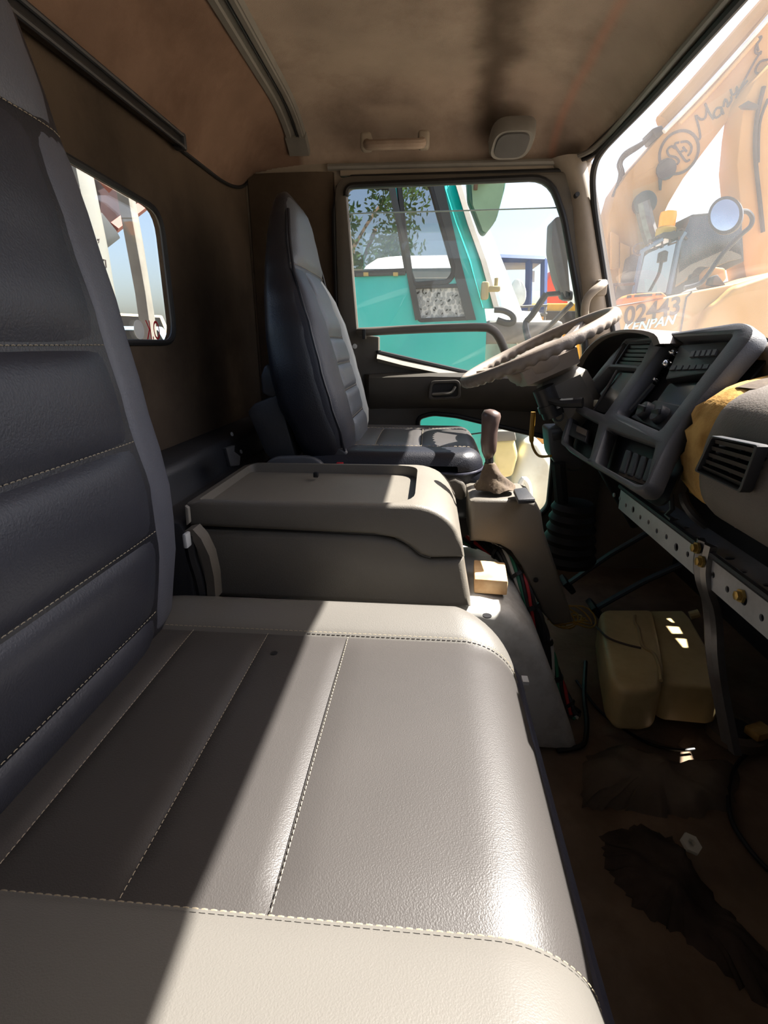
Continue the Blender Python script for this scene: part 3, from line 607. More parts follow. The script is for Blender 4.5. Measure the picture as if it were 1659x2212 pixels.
bm = B(); tube(bm, smoothpath([V(x,YC0+.012,z-.001) for x,z in seam[:-1]],4), .003, 6); add('lid_gap', bm, M['black'], con)
c = P(681,1031,z=.664); bm = B(); box(bm, c+V(0,.01,.004), (.012,.014,.012), bev=.002); add('lid_catch', bm, M['black'], con)
c = P(970,1075,y=1.0); bm = B(); prism(bm, [P(x,y,y=YC1-.02) for x,y in ((925,1012),(940,1018),(962,1050),(975,1085),(968,1090),(952,1060))], (0,.012,0), .003); add('worn_edge', bm, M['doorplastic'], con)
# ================================================================ rear storage, lever
sb1 = thing('rear_storage_box', 'dark grey stepped storage box along the foot of the rear wall', 'box', (-.57,1.2,.1))
bm = B(); prism(bm, [V(-.645,.93,.10),V(-.485,.93,.10),V(-.485,.93,.60),V(-.495,.93,.625),V(-.555,.93,.63),V(-.555,.93,.70),V(-.565,.93,.715),V(-.645,.93,.725)], (0,1.0,0), .006); add('box_body', bm, M['dark'], sb1)
bm = B(); prism(bm, [P(x,y,x=-.484) for x,y in ((480,968),(500,962),(498,975),(512,985),(510,1005),(490,1008))], (.01,0,0), .002); add('torn_flap', bm, M['dark'], sb1)
for x,y in ((500,938),(520,976)): bm = B(); lathe(bm, [(.006,0),(.006,.003),(.002,.004)], P(x,y,x=-.553)+V(.0,0,0), (1,0,.3), 10); add('screw', bm, M['zinc'], sb1)
bm = B(); tube(bm, [P(388,1036,y=1.15), P(402,1016,y=1.15), P(417,998,y=1.15)], .011, 8, flat=.45); lv = add('tip_lever', bm, M['steel']); tag(lv, 'short flat metal lever sticking up behind the console tray', 'lever')
# ================================================================ tunnel and gear pedestal
tun = [(-.47,.101),(-.47,.40),(-.3,.45),(.12,.455),(.178,.446),(.22,.412),(.26,.345),(.30,.25),(.335,.16),(.355,.101)]
bm = B(); prism(bm, CP(tun,.94), (0,.365,0), .025, 3, True); et = add('engine_tunnel', bm, M['whitepaint'], smooth=50); tag(et, 'dirty white engine cover sloping down in front of the console', 'engine cover')
c = P(1052,1331,z=.456); bm = B(); lathe(bm, [(.009,0),(.009,.002)], c, (0,0,1), 14); add('bolt_hole', bm, M['black'], et)
bm = B(); box(bm, P(1186,1500,z=.30)+V(-.05,.0,.03), (.012,.02,.008)); add('paint_chip', bm, M['white'], et)
bm = B(); prism(bm, [V(.108,1.005,.4565),V(.178,1.0,.4565),V(.185,1.10,.4565),V(.115,1.11,.4565)], (0,0,.034), .003); wd = add('wood_block', bm, M['wood']); tag(wd, 'small raw wood block lying on the white engine cover', 'wood block')
gp = thing('gear_pedestal', 'arched grey plastic gear lever pedestal ahead of the console', 'pedestal', (.17,1.17,.2))
gpo = [P(x,y,y=1.14) for x,y in ((1016,1082),(1026,1079),(1140,1080),(1160,1088),(1170,1108),(1176,1150),(1190,1190),(1215,1265),(1240,1345),(1196,1352),(1172,1325),(1150,1275),(1128,1225),(1105,1192),(1080,1178),(1045,1171),(1024,1170),(1016,1170))]
bm = B(); prism(bm, gpo, (0,.155,0), .012, 3, True); add('pedestal_shell', bm, M['console'], gp, smooth=50)
c = P(1150,1258,y=1.096); bm = B(); lathe(bm, [(.006,0),(.006,.004),(.001,.005)], P(1157,1252,y=1.14), (0,-1,0), 10); add('screw', bm, M['black'], gp)
bm = B(); prism(bm, [P(x,y,z=.638) for x,y in ((1108,1066),(1135,1062),(1156,1088),(1118,1090))], (0,0,.012), .004); add('top_insert', bm, M['dark'], gp)
gc = P(1066,1076,y=1.21); gz = .641
gl_ = thing('gear_lever', 'gear lever with worn brown knob and dusty leather boot', 'gear lever', (gc.x,1.20,gz))
top = P(1058,1000,y=1.19)
rings = []
for i in range(15):
    t = i/14; r = .030*(1-t)**1.2+.0125; cx = V(gc.x,1.20,gz).lerp(top,t); rg = []
    for k in range(26):
        a = 2*math.pi*k/26; rr = r*(1+.10*math.sin(3*a+t*7)*(t*(1-t)*3)+.05*math.sin(7*a+t*15)*(1-t)); 
        rg.append(cx+V(math.cos(a)*rr*(1.15-.15*t), math.sin(a)*rr, .004*math.sin(5*a+9*t)*(1-t)))
    rings.append(rg)
bm = B(); loft(bm, rings); add('boot', bm, M['boot'], gl_, smooth=60)
bm = B(); tube(bm, [top+V(0,0,-.01), P(1056,975,y=1.19)], .0095, 10); add('stem', bm, M['black'], gl_)
kp = [P(x,y,y=1.19) for x,y in ((1055,990),(1056,975),(1056,955),(1057,935),(1059,915),(1061,898),(1063,889),(1064,885))]
bm = B(); tube(bm, kp, [.009,.0165,.019,.0185,.020,.0225,.0185,.007], 16); add('knob', bm, M['knob'], gl_, smooth=70)
# wiring harness over the tunnel
hp = smoothpath([V(.11,1.27,.462), V(.15,1.235,.466), V(.195,1.19,.452), V(.232,1.15,.412), V(.265,1.12,.35), V(.295,1.10,.275), V(.32,1.08,.20), V(.345,1.06,.145), V(.37,1.04,.115)], 8)
wh = thing('wiring_harness', 'bundle of red, green, white and black wires draped over the engine cover', 'wires', (.2,1.15,.4))
N = len(hp)
for j, mm in enumerate(['w_black','w_black','w_red','w_black','w_green','w_white','w_black','w_black']):
    pts = []
    for i, p in enumerate(hp):
        a = j*math.pi/4+i*.22; r = .011 if j else 0
        pts.append(p+V(math.cos(a)*r, 0, math.sin(a)*r+.012))
    bm = B(); tube(bm, pts, .0055 if j else .008, 6); add('wire', bm, M[mm], wh)
for i in range(4, N-4, 9):
    if 1: bm = B(); tube(bm, [hp[i]+V(0,0,.012), hp[i+1]+V(0,0,.012)], .0185, 8); add('tape_wrap', bm, M['w_black'], wh)
# ================================================================ dashboard
PA = V(.385,0,.7225); PT = V(.15,0,.235).normalized(); PN = V(-.235,0,.15).normalized()
def PP(px, py):
    d = ray(px,py); s = (PA-V(0,0,CAMZ)).dot(PN)/d.dot(PN); q = V(0,0,CAMZ)+d*s
    return V(q.y, (q-PA).dot(PT), 0)
def PL(u, v, w): return PA+V(0,u,0)+PT*v+PN*w
def c6(*pts): return [PP(1000+x*.3972, 600+y*.3972) for x,y in pts]      # points read off an enlarged crop
dash = thing('dashboard', 'stripped grey dashboard with centre panel, gauge hood and torn passenger pad', 'dashboard', (.5,.9,.7))
bm = B(); box(bm, (.64,1.0,.80), (.10,1.75,.20), bev=.01); add('dash_shadow_box', bm, M['black'], dash)  # black box standing in for the shadow under the dash
bm = B(); prism(bm, [V(.555,.88,.960),V(.57,.88,.972),V(.62,.88,.974),V(.665,.88,.968),V(.67,.88,.90),V(.57,.88,.90)], (0,.62,0), .008); add('dash_top', bm, M['dashpad'], dash)
bm = B(); prism(bm, [V(.58,1.51,.945),V(.60,1.51,.955),V(.67,1.51,.955),V(.67,1.51,.88),V(.58,1.51,.88)], (0,.41,0), .008); add('dash_top', bm, M['dashpad'], dash)
OUT = rpoly(c6((915,352),(1570,262),(1648,318),(1180,860),(1052,1150),(1020,1185),(975,1192),(830,1098),(600,962),(552,905),(612,715),(800,478)), [.02,.03,.03,.06,.03,.02,.02,.05,.03,.03,.05,.05],4)
H1 = rpoly(c6((905,366),(1052,362),(992,497),(838,486)), .008,3)
H2 = rpoly(c6((815,505),(972,518),(800,762),(645,700)), .008,3)
H3 = rpoly(c6((1140,350),(1508,338),(1108,858),(868,752)), .010,3)
H4 = rpoly(c6((620,735),(765,812),(716,1010),(572,908)), .012,3)
H5 = rpoly(c6((812,838),(1082,932),(1030,1150),(965,1140),(752,1022)), .012,3)
fr = add('centre_panel_frame', plate(OUT, [H1,H2,H3,H4,H5], .036, PL, bev=.008), M['dashgrey'], dash)
def quad(pts, w, mm, name, par, th=.004, bev=0.0): return add(name, plate(pts, [], th, lambda u,v,ww: PL(u,v,w+ww), bev=bev), mm, par)
quad(OUT, -.03, M['black'], 'panel_backing', fr)
# upper vent
def bil(q, a, b): return (q[0]*(1-a)+q[1]*a)*(1-b)+(q[3]*(1-a)+q[2]*a)*b
def vent(q, fn, par, n, name, depth=.02, wv=1, mm='black', hor=True):
    v = add(name, plate(rpoly([bil(q,-.06,-.06),bil(q,1.06,-.06),bil(q,1.06,1.06),bil(q,-.06,1.06)],.006,3), [rpoly(list(q),.004,2)], .016, lambda u,w,z: fn(u,w,.004+z), bev=.002), M['dark'], par)
    for i in range(n):
        b = (i+.5)/n; p, r = bil(q,0,b), bil(q,1,b); h = (bil(q,.5,b+.14/n*2)-bil(q,.5,b-.14/n*2))
        bm = B(); loft(bm, [[fn(e.x,e.y,-.012), fn(e.x+h.x*.5,e.y+h.y*.5,.004), fn(e.x-h.x*.5,e.y-h.y*.5,.007), fn(e.x-h.x*.7,e.y-h.y*.7,-.008)] for e in (p,r)]); add('vent_slat', bm, M[mm], v)
    for j in range(wv):
        a = (j+1)/(wv+1); p, r = bil(q,a,0), bil(q,a,1); dx = (bil(q,a+.015,.5)-bil(q,a-.015,.5))
        bm = B(); loft(bm, [[fn(e.x-dx.x,e.y-dx.y,-.014), fn(e.x+dx.x,e.y+dx.y,-.014), fn(e.x+dx.x,e.y+dx.y,-.004), fn(e.x-dx.x,e.y-dx.y,-.004)] for e in (p,r)]); add('vent_divider', bm, M['dark'], v)
    bm = B(); loft(bm, [[fn(e.x,e.y,-.03) for e in q],[fn(e.x,e.y,-.026) for e in q]]); add('vent_throat', bm, M['screen'], v)
    return v
vent(c6((922,372),(1040,370),(985,488),(852,480)), PL, fr, 5, 'air_vent')
# left opening: loose dark pocket with a pale edge
quad(rpoly(c6((862,522),(970,530),(812,752),(716,722)), .006,3), -.004, M['screen'], 'empty_pocket', fr, .02)
bm = B(); a, b = c6((860,518),(718,730)); tube(bm, [PL(a.x,a.y,.012), PL(b.x,b.y,.004)], .005, 6, flat=.5); add('pocket_edge', bm, M['dark'], fr)
bm = B(); a = c6((722,680))[0]; box(bm, PL(a.x,a.y,-.004), (.012,.022,.018), bev=.002); add('loose_clip', bm, M['bumper'], fr)
# radio column
quad(rpoly(c6((1190,372),(1500,350),(1368,520),(1108,560)), .006,3), -.006, M['black'], 'radio', fr, .022, .003)
for i in range(5):
    q = c6((1262+30*i,412-2*i),(1282+30*i,410-2*i),(1268+30*i,442-2*i),(1248+30*i,444-2*i)); quad(q, .006, M['dashgrey'], 'radio_button', fr, .006)
for i in range(7):
    q = c6((1150+36*i,490-1*i),(1178+36*i,488-1*i),(1166+36*i,512-1*i),(1138+36*i,514-1*i)); quad(q, .006, M['dark'], 'radio_button', fr, .005)
quad(rpoly(c6((1100,560),(1340,548),(1225,690),(1032,655)), .006,3), -.014, M['screen'], 'display_slot', fr, .006)
for x,y,r in ((1135,398,.0085),(1100,462,.0085),(1045,555,.004)):
    a = c6((x,y))[0]; bm = B(); lathe(bm, [(r,0),(r,.012),(r*.7,.016),(r*.1,.017)], PL(a.x,a.y,-.012), PN, 14); add('chrome_screw', bm, M['chrome'], fr)
quad(rpoly(c6((1040,660),(1215,695),(1105,850),(905,755)), .006,3), -.010, M['black'], 'heater_panel', fr, .016, .003)
for x,y in ((1000,728),(1080,752)):
    a = c6((x,y))[0]; bm = B(); lathe(bm, [(.019,0),(.018,.012),(.016,.018),(.002,.019)], PL(a.x,a.y,-.004), PN, 20); k = add('heater_knob', bm, M['dark'], fr)
    bm = B(); box(bm, PL(a.x,a.y,.014), (.006,.034,.012), Quaternion((1,0,0),random.uniform(-.4,.9)), .002); add('knob_grip', bm, M['black'], k)
a, b = c6((905,720),(1030,575)); bm = B(); tube(bm, [PL(a.x,a.y,-.004), PL(b.x,b.y,-.004)], .006, 6); add('slider_rail', bm, M['dark'], fr)
# lower left tray and lower right switch bank
quad(rpoly(c6((598,790),(690,835),(672,900),(585,862)), .004,2), .0, M['dark'], 'coin_tray', fr, .012, .002)
quad(rpoly(c6((640,818),(690,842),(684,872),(634,848)), .002,2), .010, mat('tray_label',(92,80,70),.6), 'tray_panel', fr, .004)
a, b = c6((800,838),(735,1005)); bm = B(); loft(bm, [[PL(e.x+.010,e.y,-.012),PL(e.x+.010,e.y,.016),PL(e.x-.010,e.y,.016),PL(e.x-.010,e.y,-.012)] for e in (a,b)]); add('panel_divider', bm, M['dashgrey'], fr)
for i in range(4):
    q = rpoly(c6((900+42*i,940+16*i),(928+42*i,950+16*i),(890+42*i,1075+16*i),(858+42*i,1062+16*i)), .004,2); quad(q, -.004, M['dark'], 'rocker_switch', fr, .022, .004)
quad(rpoly(c6((860,1052),(1015,1112),(1005,1135),(850,1075)), .003,2), .0, M['boot'], 'switch_tray', fr, .006)
# gauge hood
hpx = [(1233,878),(1236,838),(1242,803),(1259,766),(1288,735),(1325,718),(1368,715),(1408,724),(1420,745)]
h0 = smoothpath([P(x,y,x=.50) for x,y in hpx],3)
cy = sum(p.y for p in h0)/len(h0); cz = .89
def sc(p, k, x): return V(x, cy+(p.y-cy)*k, cz+(p.z-cz)*k)
bm = B(); loft(bm, [[sc(p,.95,.515) for p in h0],[sc(p,.97,.497) for p in h0],[sc(p,1.03,.50) for p in h0],[sc(p,1.04,.53) for p in h0],[sc(p,.98,.62) for p in h0],[sc(p,.90,.655) for p in h0]], cap=False, closed=False)
gh_ = add('gauge_hood', bm, M['dashpad'], dash)
bm = B(); loft(bm, [[sc(p,.95,.515) for p in h0],[sc(p,.86,.59) for p in h0]], cap=False, closed=False); add('hood_lining', bm, M['black'], gh_)
bm = B(); prism(bm, [sc(p,.9,.59) for p in h0], (.02,0,0)); gf = add('gauge_face', bm, M['screen'], gh_)
for dy, r in ((-.15,.035),(-.03,.05),(.10,.05)):
    bm = B(); lathe(bm, [(r,0),(r,.006),(r*.93,.006),(r*.9,.001)], (.590,cy+dy,.885), (-1,0,0), 28); add('gauge_ring', bm, M['dark'], gf)
bm = B(); tube(bm, [P(1252,840,x=.508), P(1300,838,x=.508), P(1328,838,x=.508)], .004, 6); add('hood_lip', bm, M['dashgrey'], gh_)
# passenger side pad with torn skin
prof = [(.567,.692),(.50,.695),(.459,.711),(.438,.747),(.432,.796),(.438,.842),(.456,.885),(.507,.9155),(.589,.935),(.67,.945)]
pf = [(v.x,v.y) for v in smoothpath([V(a,b,0) for a,b in prof],3)]
def ins(k, i): x,z = pf[i]; return (x+(.585-x)*k, z+(.817-z)*k)
bm = B(); loft(bm, [[V(*(lambda q:(q[0],y,q[1]))(ins(k,i))) for i in range(len(pf))] for y,k in ((-.13,0),(.2,0),(.6,0),(.812,0),(.841,.03),(.856,.10),(.861,.25))], closed=False); pad = add('passenger_pad', bm, M['dashpad'], dash, smooth=60)
random.seed(3); rings = []
for i in range(4, len(pf)):
    j0 = .918+.012*random.uniform(-1,1)+.006*math.sin(i*.9); rr = []
    for y,k in ((.807,.07),(.861,.045),(.888,.05),(.905,.06),(j0,.075),(j0+.012,.13),(j0+.012,.22)):
        x,z = ins(k+random.uniform(-.012,.012), i); rr.append(V(x,y,z))
    rings.append(rr)
bm = B(); loft(bm, rings, closed=False); add('torn_foam', bm, M['foam'], pad, smooth=60)
bm = B(); loft(bm, [[V(*(lambda q:(q[0],y,q[1]))(ins(k,i))) for i in range(20,len(pf)-3)] for y,k in ((.763,-.004),(.828,.015),(.872,.025),(.888,.045))], closed=False); add('skin_flap', bm, M['boot'], pad, smooth=60)
XV = .426
def PV(px,py): q = P(px,py,x=XV); return V(q.y,q.z,0)
def fv(u,v,w): return V(XV-w, u, v)
vq = [PV(1556,946),PV(1650,966),PV(1614,1058),PV(1522,1016)]
vent(vq, fv, pad, 5, 'air_vent')
# ================================================================ cross beam under the dash
bmth = thing('dash_cross_beam', 'perforated pale metal cross beam under the dashboard', 'beam', (.46,.7,.6))
def circ(u, v, r, n=14): return [(u+r*math.cos(2*math.pi*k/n), v+r*math.sin(2*math.pi*k/n)) for k in range(n)]
E0 = V(.545,0,.630); e1 = V(-.056,0,-.013)     # upper strip
hol = [circ(.18+.051*i, .030+(.006 if i%3==0 else 0), .0058+(.002 if i%4==1 else 0)) for i in range(23)]
def up(u,v,w): return E0+V(0,u,0)+e1.normalized()*v+V(.22,0,-.97)*w
add('upper_strip', plate([(-.12,0),(1.28,0),(1.28,.056),(-.12,.056)], hol, .003, up), M['zinc'], bmth)
hol2 = [circ(.2+.045*i, .024+(.004 if i%2 else 0), .0055+(.0025 if i%5==2 else 0)) for i in range(26)]
def lo(u,v,w): return V(.488,u,.622)+V(.02,0,-1).normalized()*v+V(-1,0,0)*w
add('lower_strip', plate([(-.12,0),(1.28,0),(1.28,.050),(-.12,.050)], hol2, .003, lo), M['zinc'], bmth)
bm = B(); tube(bm, [V(.485,-.12,.630), V(.485,1.28,.630)], .0065, 8); add('rod', bm, M['dark'], bmth)
bm = B(); lathe(bm, [(.011,0),(.011,.004),(.0075,.004),(.0075,.010),(.001,.011)], (0,0,0), (-1,0,0), 6)
bo = add('bolt', bm, M['brass'], bmth, smooth=20, loc=(.486,.745,.603))
for y,z in ((.56,.605),(.648,.587)): copyof(bo, (.486,y,z))
# hanging strap bracket
br = thing('strap_bracket', 'bent bare steel strap hanging from the perforated beam', 'bracket', (.47,.78,.4))
bp = smoothpath([V(.4795,.864,.644), V(.4774,.8586,.603), V(.4817,.848,.570), V(.499,.848,.533), V(.5076,.842,.495), V(.5076,.821,.452), V(.513,.794,.398), V(.529,.756,.311)], 5)
def ch(p, w=.022): return [p+V(.012,-w,0), p+V(0,-w,0), p+V(-.004,-w*.5,0), p+V(.002,0,0), p+V(-.004,w*.5,0), p+V(0,w,0), p+V(.012,w,0), p+V(.005,0,0)]
bm = B(); loft(bm, [ch(p) for p in bp]); add('strap', bm, M['steel'], br, smooth=30)
for dy,dz in ((.010,.630),(-.012,.614)):
    copyof(bo, (.476,.861+dy,dz), parent=br)
# bent rods and clips between pad and beam
bm = B(); tube(bm, smoothpath([P(1476,1068,x=.455),P(1482,1090,x=.455),P(1500,1115,x=.466),P(1525,1135,x=.488)],4), .008, 8); o = add('bent_rod', bm, M['dark']); tag(o, 'bent dark rod between torn dash pad and perforated beam', 'rod')
bm = B(); tube(bm, [P(1450,1068,x=.475),P(1452,1100,x=.475),P(1440,1112,x=.475),P(1452,1122,x=.475)], .005, 6); o = add('wire_clip', bm, M['dark']); tag(o, 'small bent wire clip hanging below the dash corner', 'clip')
bm = B(); prism(bm, [P(x,y,x=.51) for x,y in ((1580,1120),(1625,1135),(1640,1160),(1585,1140))], (.05,0,0), .002); o = add('tab_bracket', bm, M['whitepaint']); tag(o, 'small pale tab bracket under the torn passenger pad', 'bracket')
# ================================================================ steering wheel and column
HC = V(.298,1.55,.957); TW = math.radians(25.5); wx = V(math.cos(TW),0,math.sin(TW)); wy = V(0,1,0); wn = V(-math.sin(TW),0,math.cos(TW))
sw = thing('steering_wheel', 'grey-brown steering wheel with scalloped rim, tilted in front of the driver\'s seat', 'steering wheel', HC)
def WR(a, r, h=0): return HC+wx*math.cos(a)*r+wy*math.sin(a)*r+wn*h
bm = B(); N = 224; n = 12; rings = []
for i in range(N):
    a = 2*math.pi*i/N; rg = []
    for k in range(n):
        t = 2*math.pi*k/n; dn = math.sin(t); dr = math.cos(t)
        rr = .0165*(1+(.16*math.sin(a*44) if dn < -.2 else 0))
        rg.append(WR(a, .214+dr*rr*.95, dn*rr))
    rings.append(rg)
R_ = [[bm.verts.new(p) for p in r] for r in rings]
for i in range(N):
    for k in range(n): bm.faces.new((R_[i][k], R_[i][(k+1)%n], R_[(i+1)%N][(k+1)%n], R_[(i+1)%N][k]))
add('rim', bm, M['wheel'], sw, smooth=60)
for a in (math.radians(35), math.radians(-35), math.radians(145), math.radians(215)):
    bm = B(); loft(bm, [[WR(a,r,h+t)+(wx*-math.sin(a)+wy*math.cos(a))*w*s for s,t in ((-1,0),(-.7,.007),(.7,.007),(1,0),(.7,-.009),(-.7,-.009))] for r,h,w in ((.212,0,.014),(.16,-.012,.017),(.10,-.026,.024),(.05,-.028,.034))]); add('spoke', bm, M['wheel'], sw)
bm = B(); lathe(bm, [(.02,-.085),(.075,-.082),(.098,-.055),(.102,-.03),(.095,-.012),(.06,-.002),(.01,0)], HC, wn, 28); add('hub', bm, M['wheel'], sw)
bm = B(); loft(bm, [[HC+wx*x*k+wy*y*k+wn*h for x,y in ((-.07,-.09),(.08,-.10),(.09,0),(.08,.10),(-.07,.09),(-.09,0))] for k,h in ((1,-.035),(.95,-.075),(.6,-.09))]); add('horn_shell', bm, M['doorlight'] if False else M['wheel'], sw)
col = thing('steering_column', 'grey steering column shroud with black switch below the wheel', 'steering column', HC-wn*.3)
def cring(h, w, d, off=0): return [HC+wn*h+wx*(x*d+off)+wy*y*w for x,y in ((-1,-.6),(-.6,-1),(.6,-1),(1,-.6),(1,.6),(.6,1),(-.6,1),(-1,.6))]
bm = B(); loft(bm, [cring(-.085,.04,.045,.03), cring(-.11,.062,.065,.035), cring(-.17,.066,.07,.04), cring(-.25,.06,.065,.05), cring(-.30,.05,.05,.05)]); add('shroud', bm, M['console'], col)
c = HC-wn*.135+wx*-.03+wy*-.07
bm = B(); cyl(bm, c-wn*.05, c+wn*.035, .030, 16); cyl(bm, c-wn*.03, c-wn*.012, .034, 16); add('combination_switch', bm, M['black'], col)
bm = B(); tube(bm, [c+V(0,-.02,0), c+V(.03,-.05,-.005), c+V(.075,-.075,.0)], [.010,.012,.014], 8); add('stalk', bm, M['black'], col)
bm = B(); tube(bm, [HC-wn*.29+wx*.05, HC-wn*.62+wx*.10], .024, 12); add('column_tube', bm, M['black'], col)
c = P(1207,900,y=1.46); bm = B(); tube(bm, [c+V(math.cos(a)*.012,0,math.sin(a)*.012) for a in [2*math.pi*k/14 for k in range(14)]], .003, 6, closed=True); add('key_ring', bm, M['dark'], col)
bm = B(); tube(bm, [V(math.cos(0),0,0)*0+P(1206,1000,y=1.5), P(1215,1100,y=1.5)], .02, 8); add('lower_joint', bm, M['black'], col)
# accordion boot at the column foot
bb = P(1240,1085,y=1.5); prf = []
for i in range(13): prf.append((.055+.008*(i%2)+.002*i, -.016*i))
bm = B(); lathe(bm, prf, bb, (0,0,1), 20); o = add('column_boot', bm, M['rubber']); tag(o, 'black ribbed rubber boot at the foot of the steering column', 'boot')
bm = B(); prism(bm, [P(x,y,y=1.52) for x,y in ((1184,926),(1224,924),(1228,948),(1262,1000),(1258,1016),(1232,1021),(1202,1004),(1190,985))], (0,.10,0), .01, 3); o = add('knee_cover', bm, M['dashgrey']); tag(o, 'hanging grey knee cover below the steering column', 'cover')
bm = B(); prism(bm, [P(x,y,y=1.518) for x,y in ((1192,935),(1216,934),(1218,948),(1194,952))], (0,-.004,0), .002); add('cover_recess', bm, M['dark'], o)
bm = B(); tube(bm, smoothpath([P(1152,890,y=1.60),P(1150,915,y=1.60),P(1148,945,y=1.60),P(1152,968,y=1.60),P(1165,985,y=1.58),P(1190,985,y=1.52)],4), [.0075]*10+[.004]*11, 8); o = add('control_rod', bm, M['w_yellow']); tag(o, 'thin yellow-brown control rod hanging behind the gear knob', 'rod')
# pedals in the dark footwell
for i,(p0,p1,lab) in enumerate((((1225,1262),(1340,1165),'dark pedal arm nearest the gear pedestal in the footwell'),((1285,1315),(1425,1228),'dark pedal arm in front of the yellowed tank'))):
    a = P(*p0,y=1.62-.1*i); b = P(*p1,y=1.62-.1*i)+V(.10,0,.04); pe = thing('pedal', lab, 'pedal', a)
    bm = B(); tube(bm, [a,(a+b)/2+V(0,0,.01),b], .013, 8, flat=.6); add('pedal_arm', bm, M['dark'], pe)
    bm = B(); box(bm, a, (.05,.07,.02), Quaternion((0,1,0),.8), .005); add('pedal_pad', bm, M['rubber'], pe)
# ================================================================ things on the floor
FZ = .10
tk = thing('reservoir_tank', 'yellowed translucent plastic tank lying in the footwell', 'tank', (.57,1.15,.13))
def TQ(px,py,z=.27): return P(px,py,z=z)
lobe1 = [TQ(x,y) for x,y in ((1295,1322),(1308,1314),(1410,1314),(1425,1380),(1436,1440),(1428,1486),(1400,1492),(1342,1490),(1318,1462),(1305,1395))]
lobe2 = [TQ(x,y,.255) for x,y in ((1390,1318),(1476,1317),(1492,1335),(1566,1462),(1562,1482),(1545,1486),(1450,1478),(1430,1470),(1405,1400))]
bm = B(); prism(bm, lobe1, (0,0,-.11), .02, 4); prism(bm, lobe2, (.0,0,-.10), .018, 4); add('tank_shell', bm, M['tank'], tk, smooth=60)
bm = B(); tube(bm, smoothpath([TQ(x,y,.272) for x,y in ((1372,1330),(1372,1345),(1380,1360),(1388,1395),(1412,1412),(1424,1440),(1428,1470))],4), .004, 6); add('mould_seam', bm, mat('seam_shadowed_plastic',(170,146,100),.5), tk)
c = TQ(1392,1488,.17); bm = B(); lathe(bm, [(.04,0),(.04,.03),(.035,.034)], c+V(.01,.03,-.044), (0,0,1), 20); add('tank_foot', bm, M['black'], tk)
bm = B(); tube(bm, [TQ(1490,1330,.24), TQ(1510,1325,.25)], .012, 10); add('tank_neck', bm, M['tank'], tk)
# coil of yellow wire
bm = B()
for j in range(7):
    c0 = P(1212,1338,z=.24); r = .035+.004*j; tube(bm, [c0+V(math.cos(a)*r+.004*j,math.sin(a)*r*.8-.004*j,.004*j+.012*math.sin(a*2+j)) for a in [2*math.pi*k/20 for k in range(20)]], .0022, 5, closed=True)
o = add('wire_coil', bm, M['w_yellow']); tag(o, 'loose coil of thin yellow wire beside the tank', 'wire coil')
def cable(name, label, pts, r, m, cat='cable'):
    bm = B(); tube(bm, smoothpath(pts,5), r, 7); return tag(add(name, bm, m), label, cat)
zf = lambda x,y,h=.012: P(x,y,z=FZ+h)
cable('floor_cable', 'thin dark cable crossing the floor in front of the engine cover', [zf(1245,1470),zf(1290,1530),zf(1340,1570),zf(1400,1605),zf(1460,1620),zf(1500,1618)], .0035, M['w_black'])
cable('floor_cable', 'looped black cable at the right edge of the floor', [zf(1659,1600),zf(1600,1640),zf(1575,1700),zf(1580,1770),zf(1615,1830),zf(1659,1880)], .0045, M['w_black'])
cable('floor_cable', 'short cable hooking round the foot of the engine cover', [zf(1265,1430,.03),zf(1262,1500,.03),zf(1268,1560,.02),zf(1262,1605,.015),zf(1235,1618,.012),zf(1205,1622,.012)], .006, M['w_black'])
cable('floor_cable', 'brown cable running from yellow coil to the tank', [zf(1280,1345,.14),zf(1310,1375,.18),zf(1345,1390,.182),zf(1385,1400,.182)], .0028, M['ink'])
# crumpled sound-proofing felt, carpet piece
def blob(name, pts, z0, h, m, label, cat, seed, nse=.35, n=26, parent=None):
    random.seed(seed); ctr = sum(pts, V(0,0,0))/len(pts); ring = [p+V(random.uniform(-1,1),random.uniform(-1,1),0)*.007 for p in smoothpath(list(pts)+[pts[0]], 7)[:-1]]; L = len(ring)
    def f(i, k):
        p = ctr.lerp(ring[i%L], k); e = 1-k**4
        return V(p.x,p.y,z0+h*e*(1-nse*.5+nse*math.sin(p.x*60+seed)*math.sin(p.y*52+seed*2)*.6+nse*.4*math.sin(p.x*23-p.y*31)))
    bm = B(); rings = [[f(i,k/10) for i in range(L)] for k in range(1,11)]
    R = [[bm.verts.new(p) for p in r] for r in rings]; c = bm.verts.new(f(0,0)+V(0,0,0))
    for i in range(L):
        bm.faces.new((c,R[0][i],R[0][(i+1)%L]))
        for k in range(9): bm.faces.new((R[k][i],R[k+1][i],R[k+1][(i+1)%L],R[k][(i+1)%L]))
    o = add(name, bm, m, parent, smooth=70)
    if label: tag(o, label, cat)
    return o
M['pad'] = mat('grey_brown_felt', (118,106,92), .98, var=.3, vs=6, bump=.8, bs=80, spec=.05, dirt=.6, dcol=(60,50,42), ds=5)
blob('sound_pad', [zf(x,y,0) for x,y in ((1262,1650),(1300,1620),(1400,1640),(1480,1660),(1580,1655),(1590,1730),(1520,1760),(1420,1765),(1330,1745),(1262,1740))], FZ, .05, M['pad'], 'crumpled grey-brown felt pad on the floor ahead of the passenger seat', 'felt pad', 3)
blob('felt_mat', [zf(x,y,0) for x,y in ((1300,1808),(1370,1782),(1440,1806),(1480,1850),(1560,1960),(1659,2060),(1680,2180),(1600,2130),(1480,2030),(1430,2000),(1370,1955),(1325,1900),(1305,1850))], FZ, .04, M['felt'], 'dark matted felt scrap lying on the floor below the pale pad', 'felt mat', 5, .6)
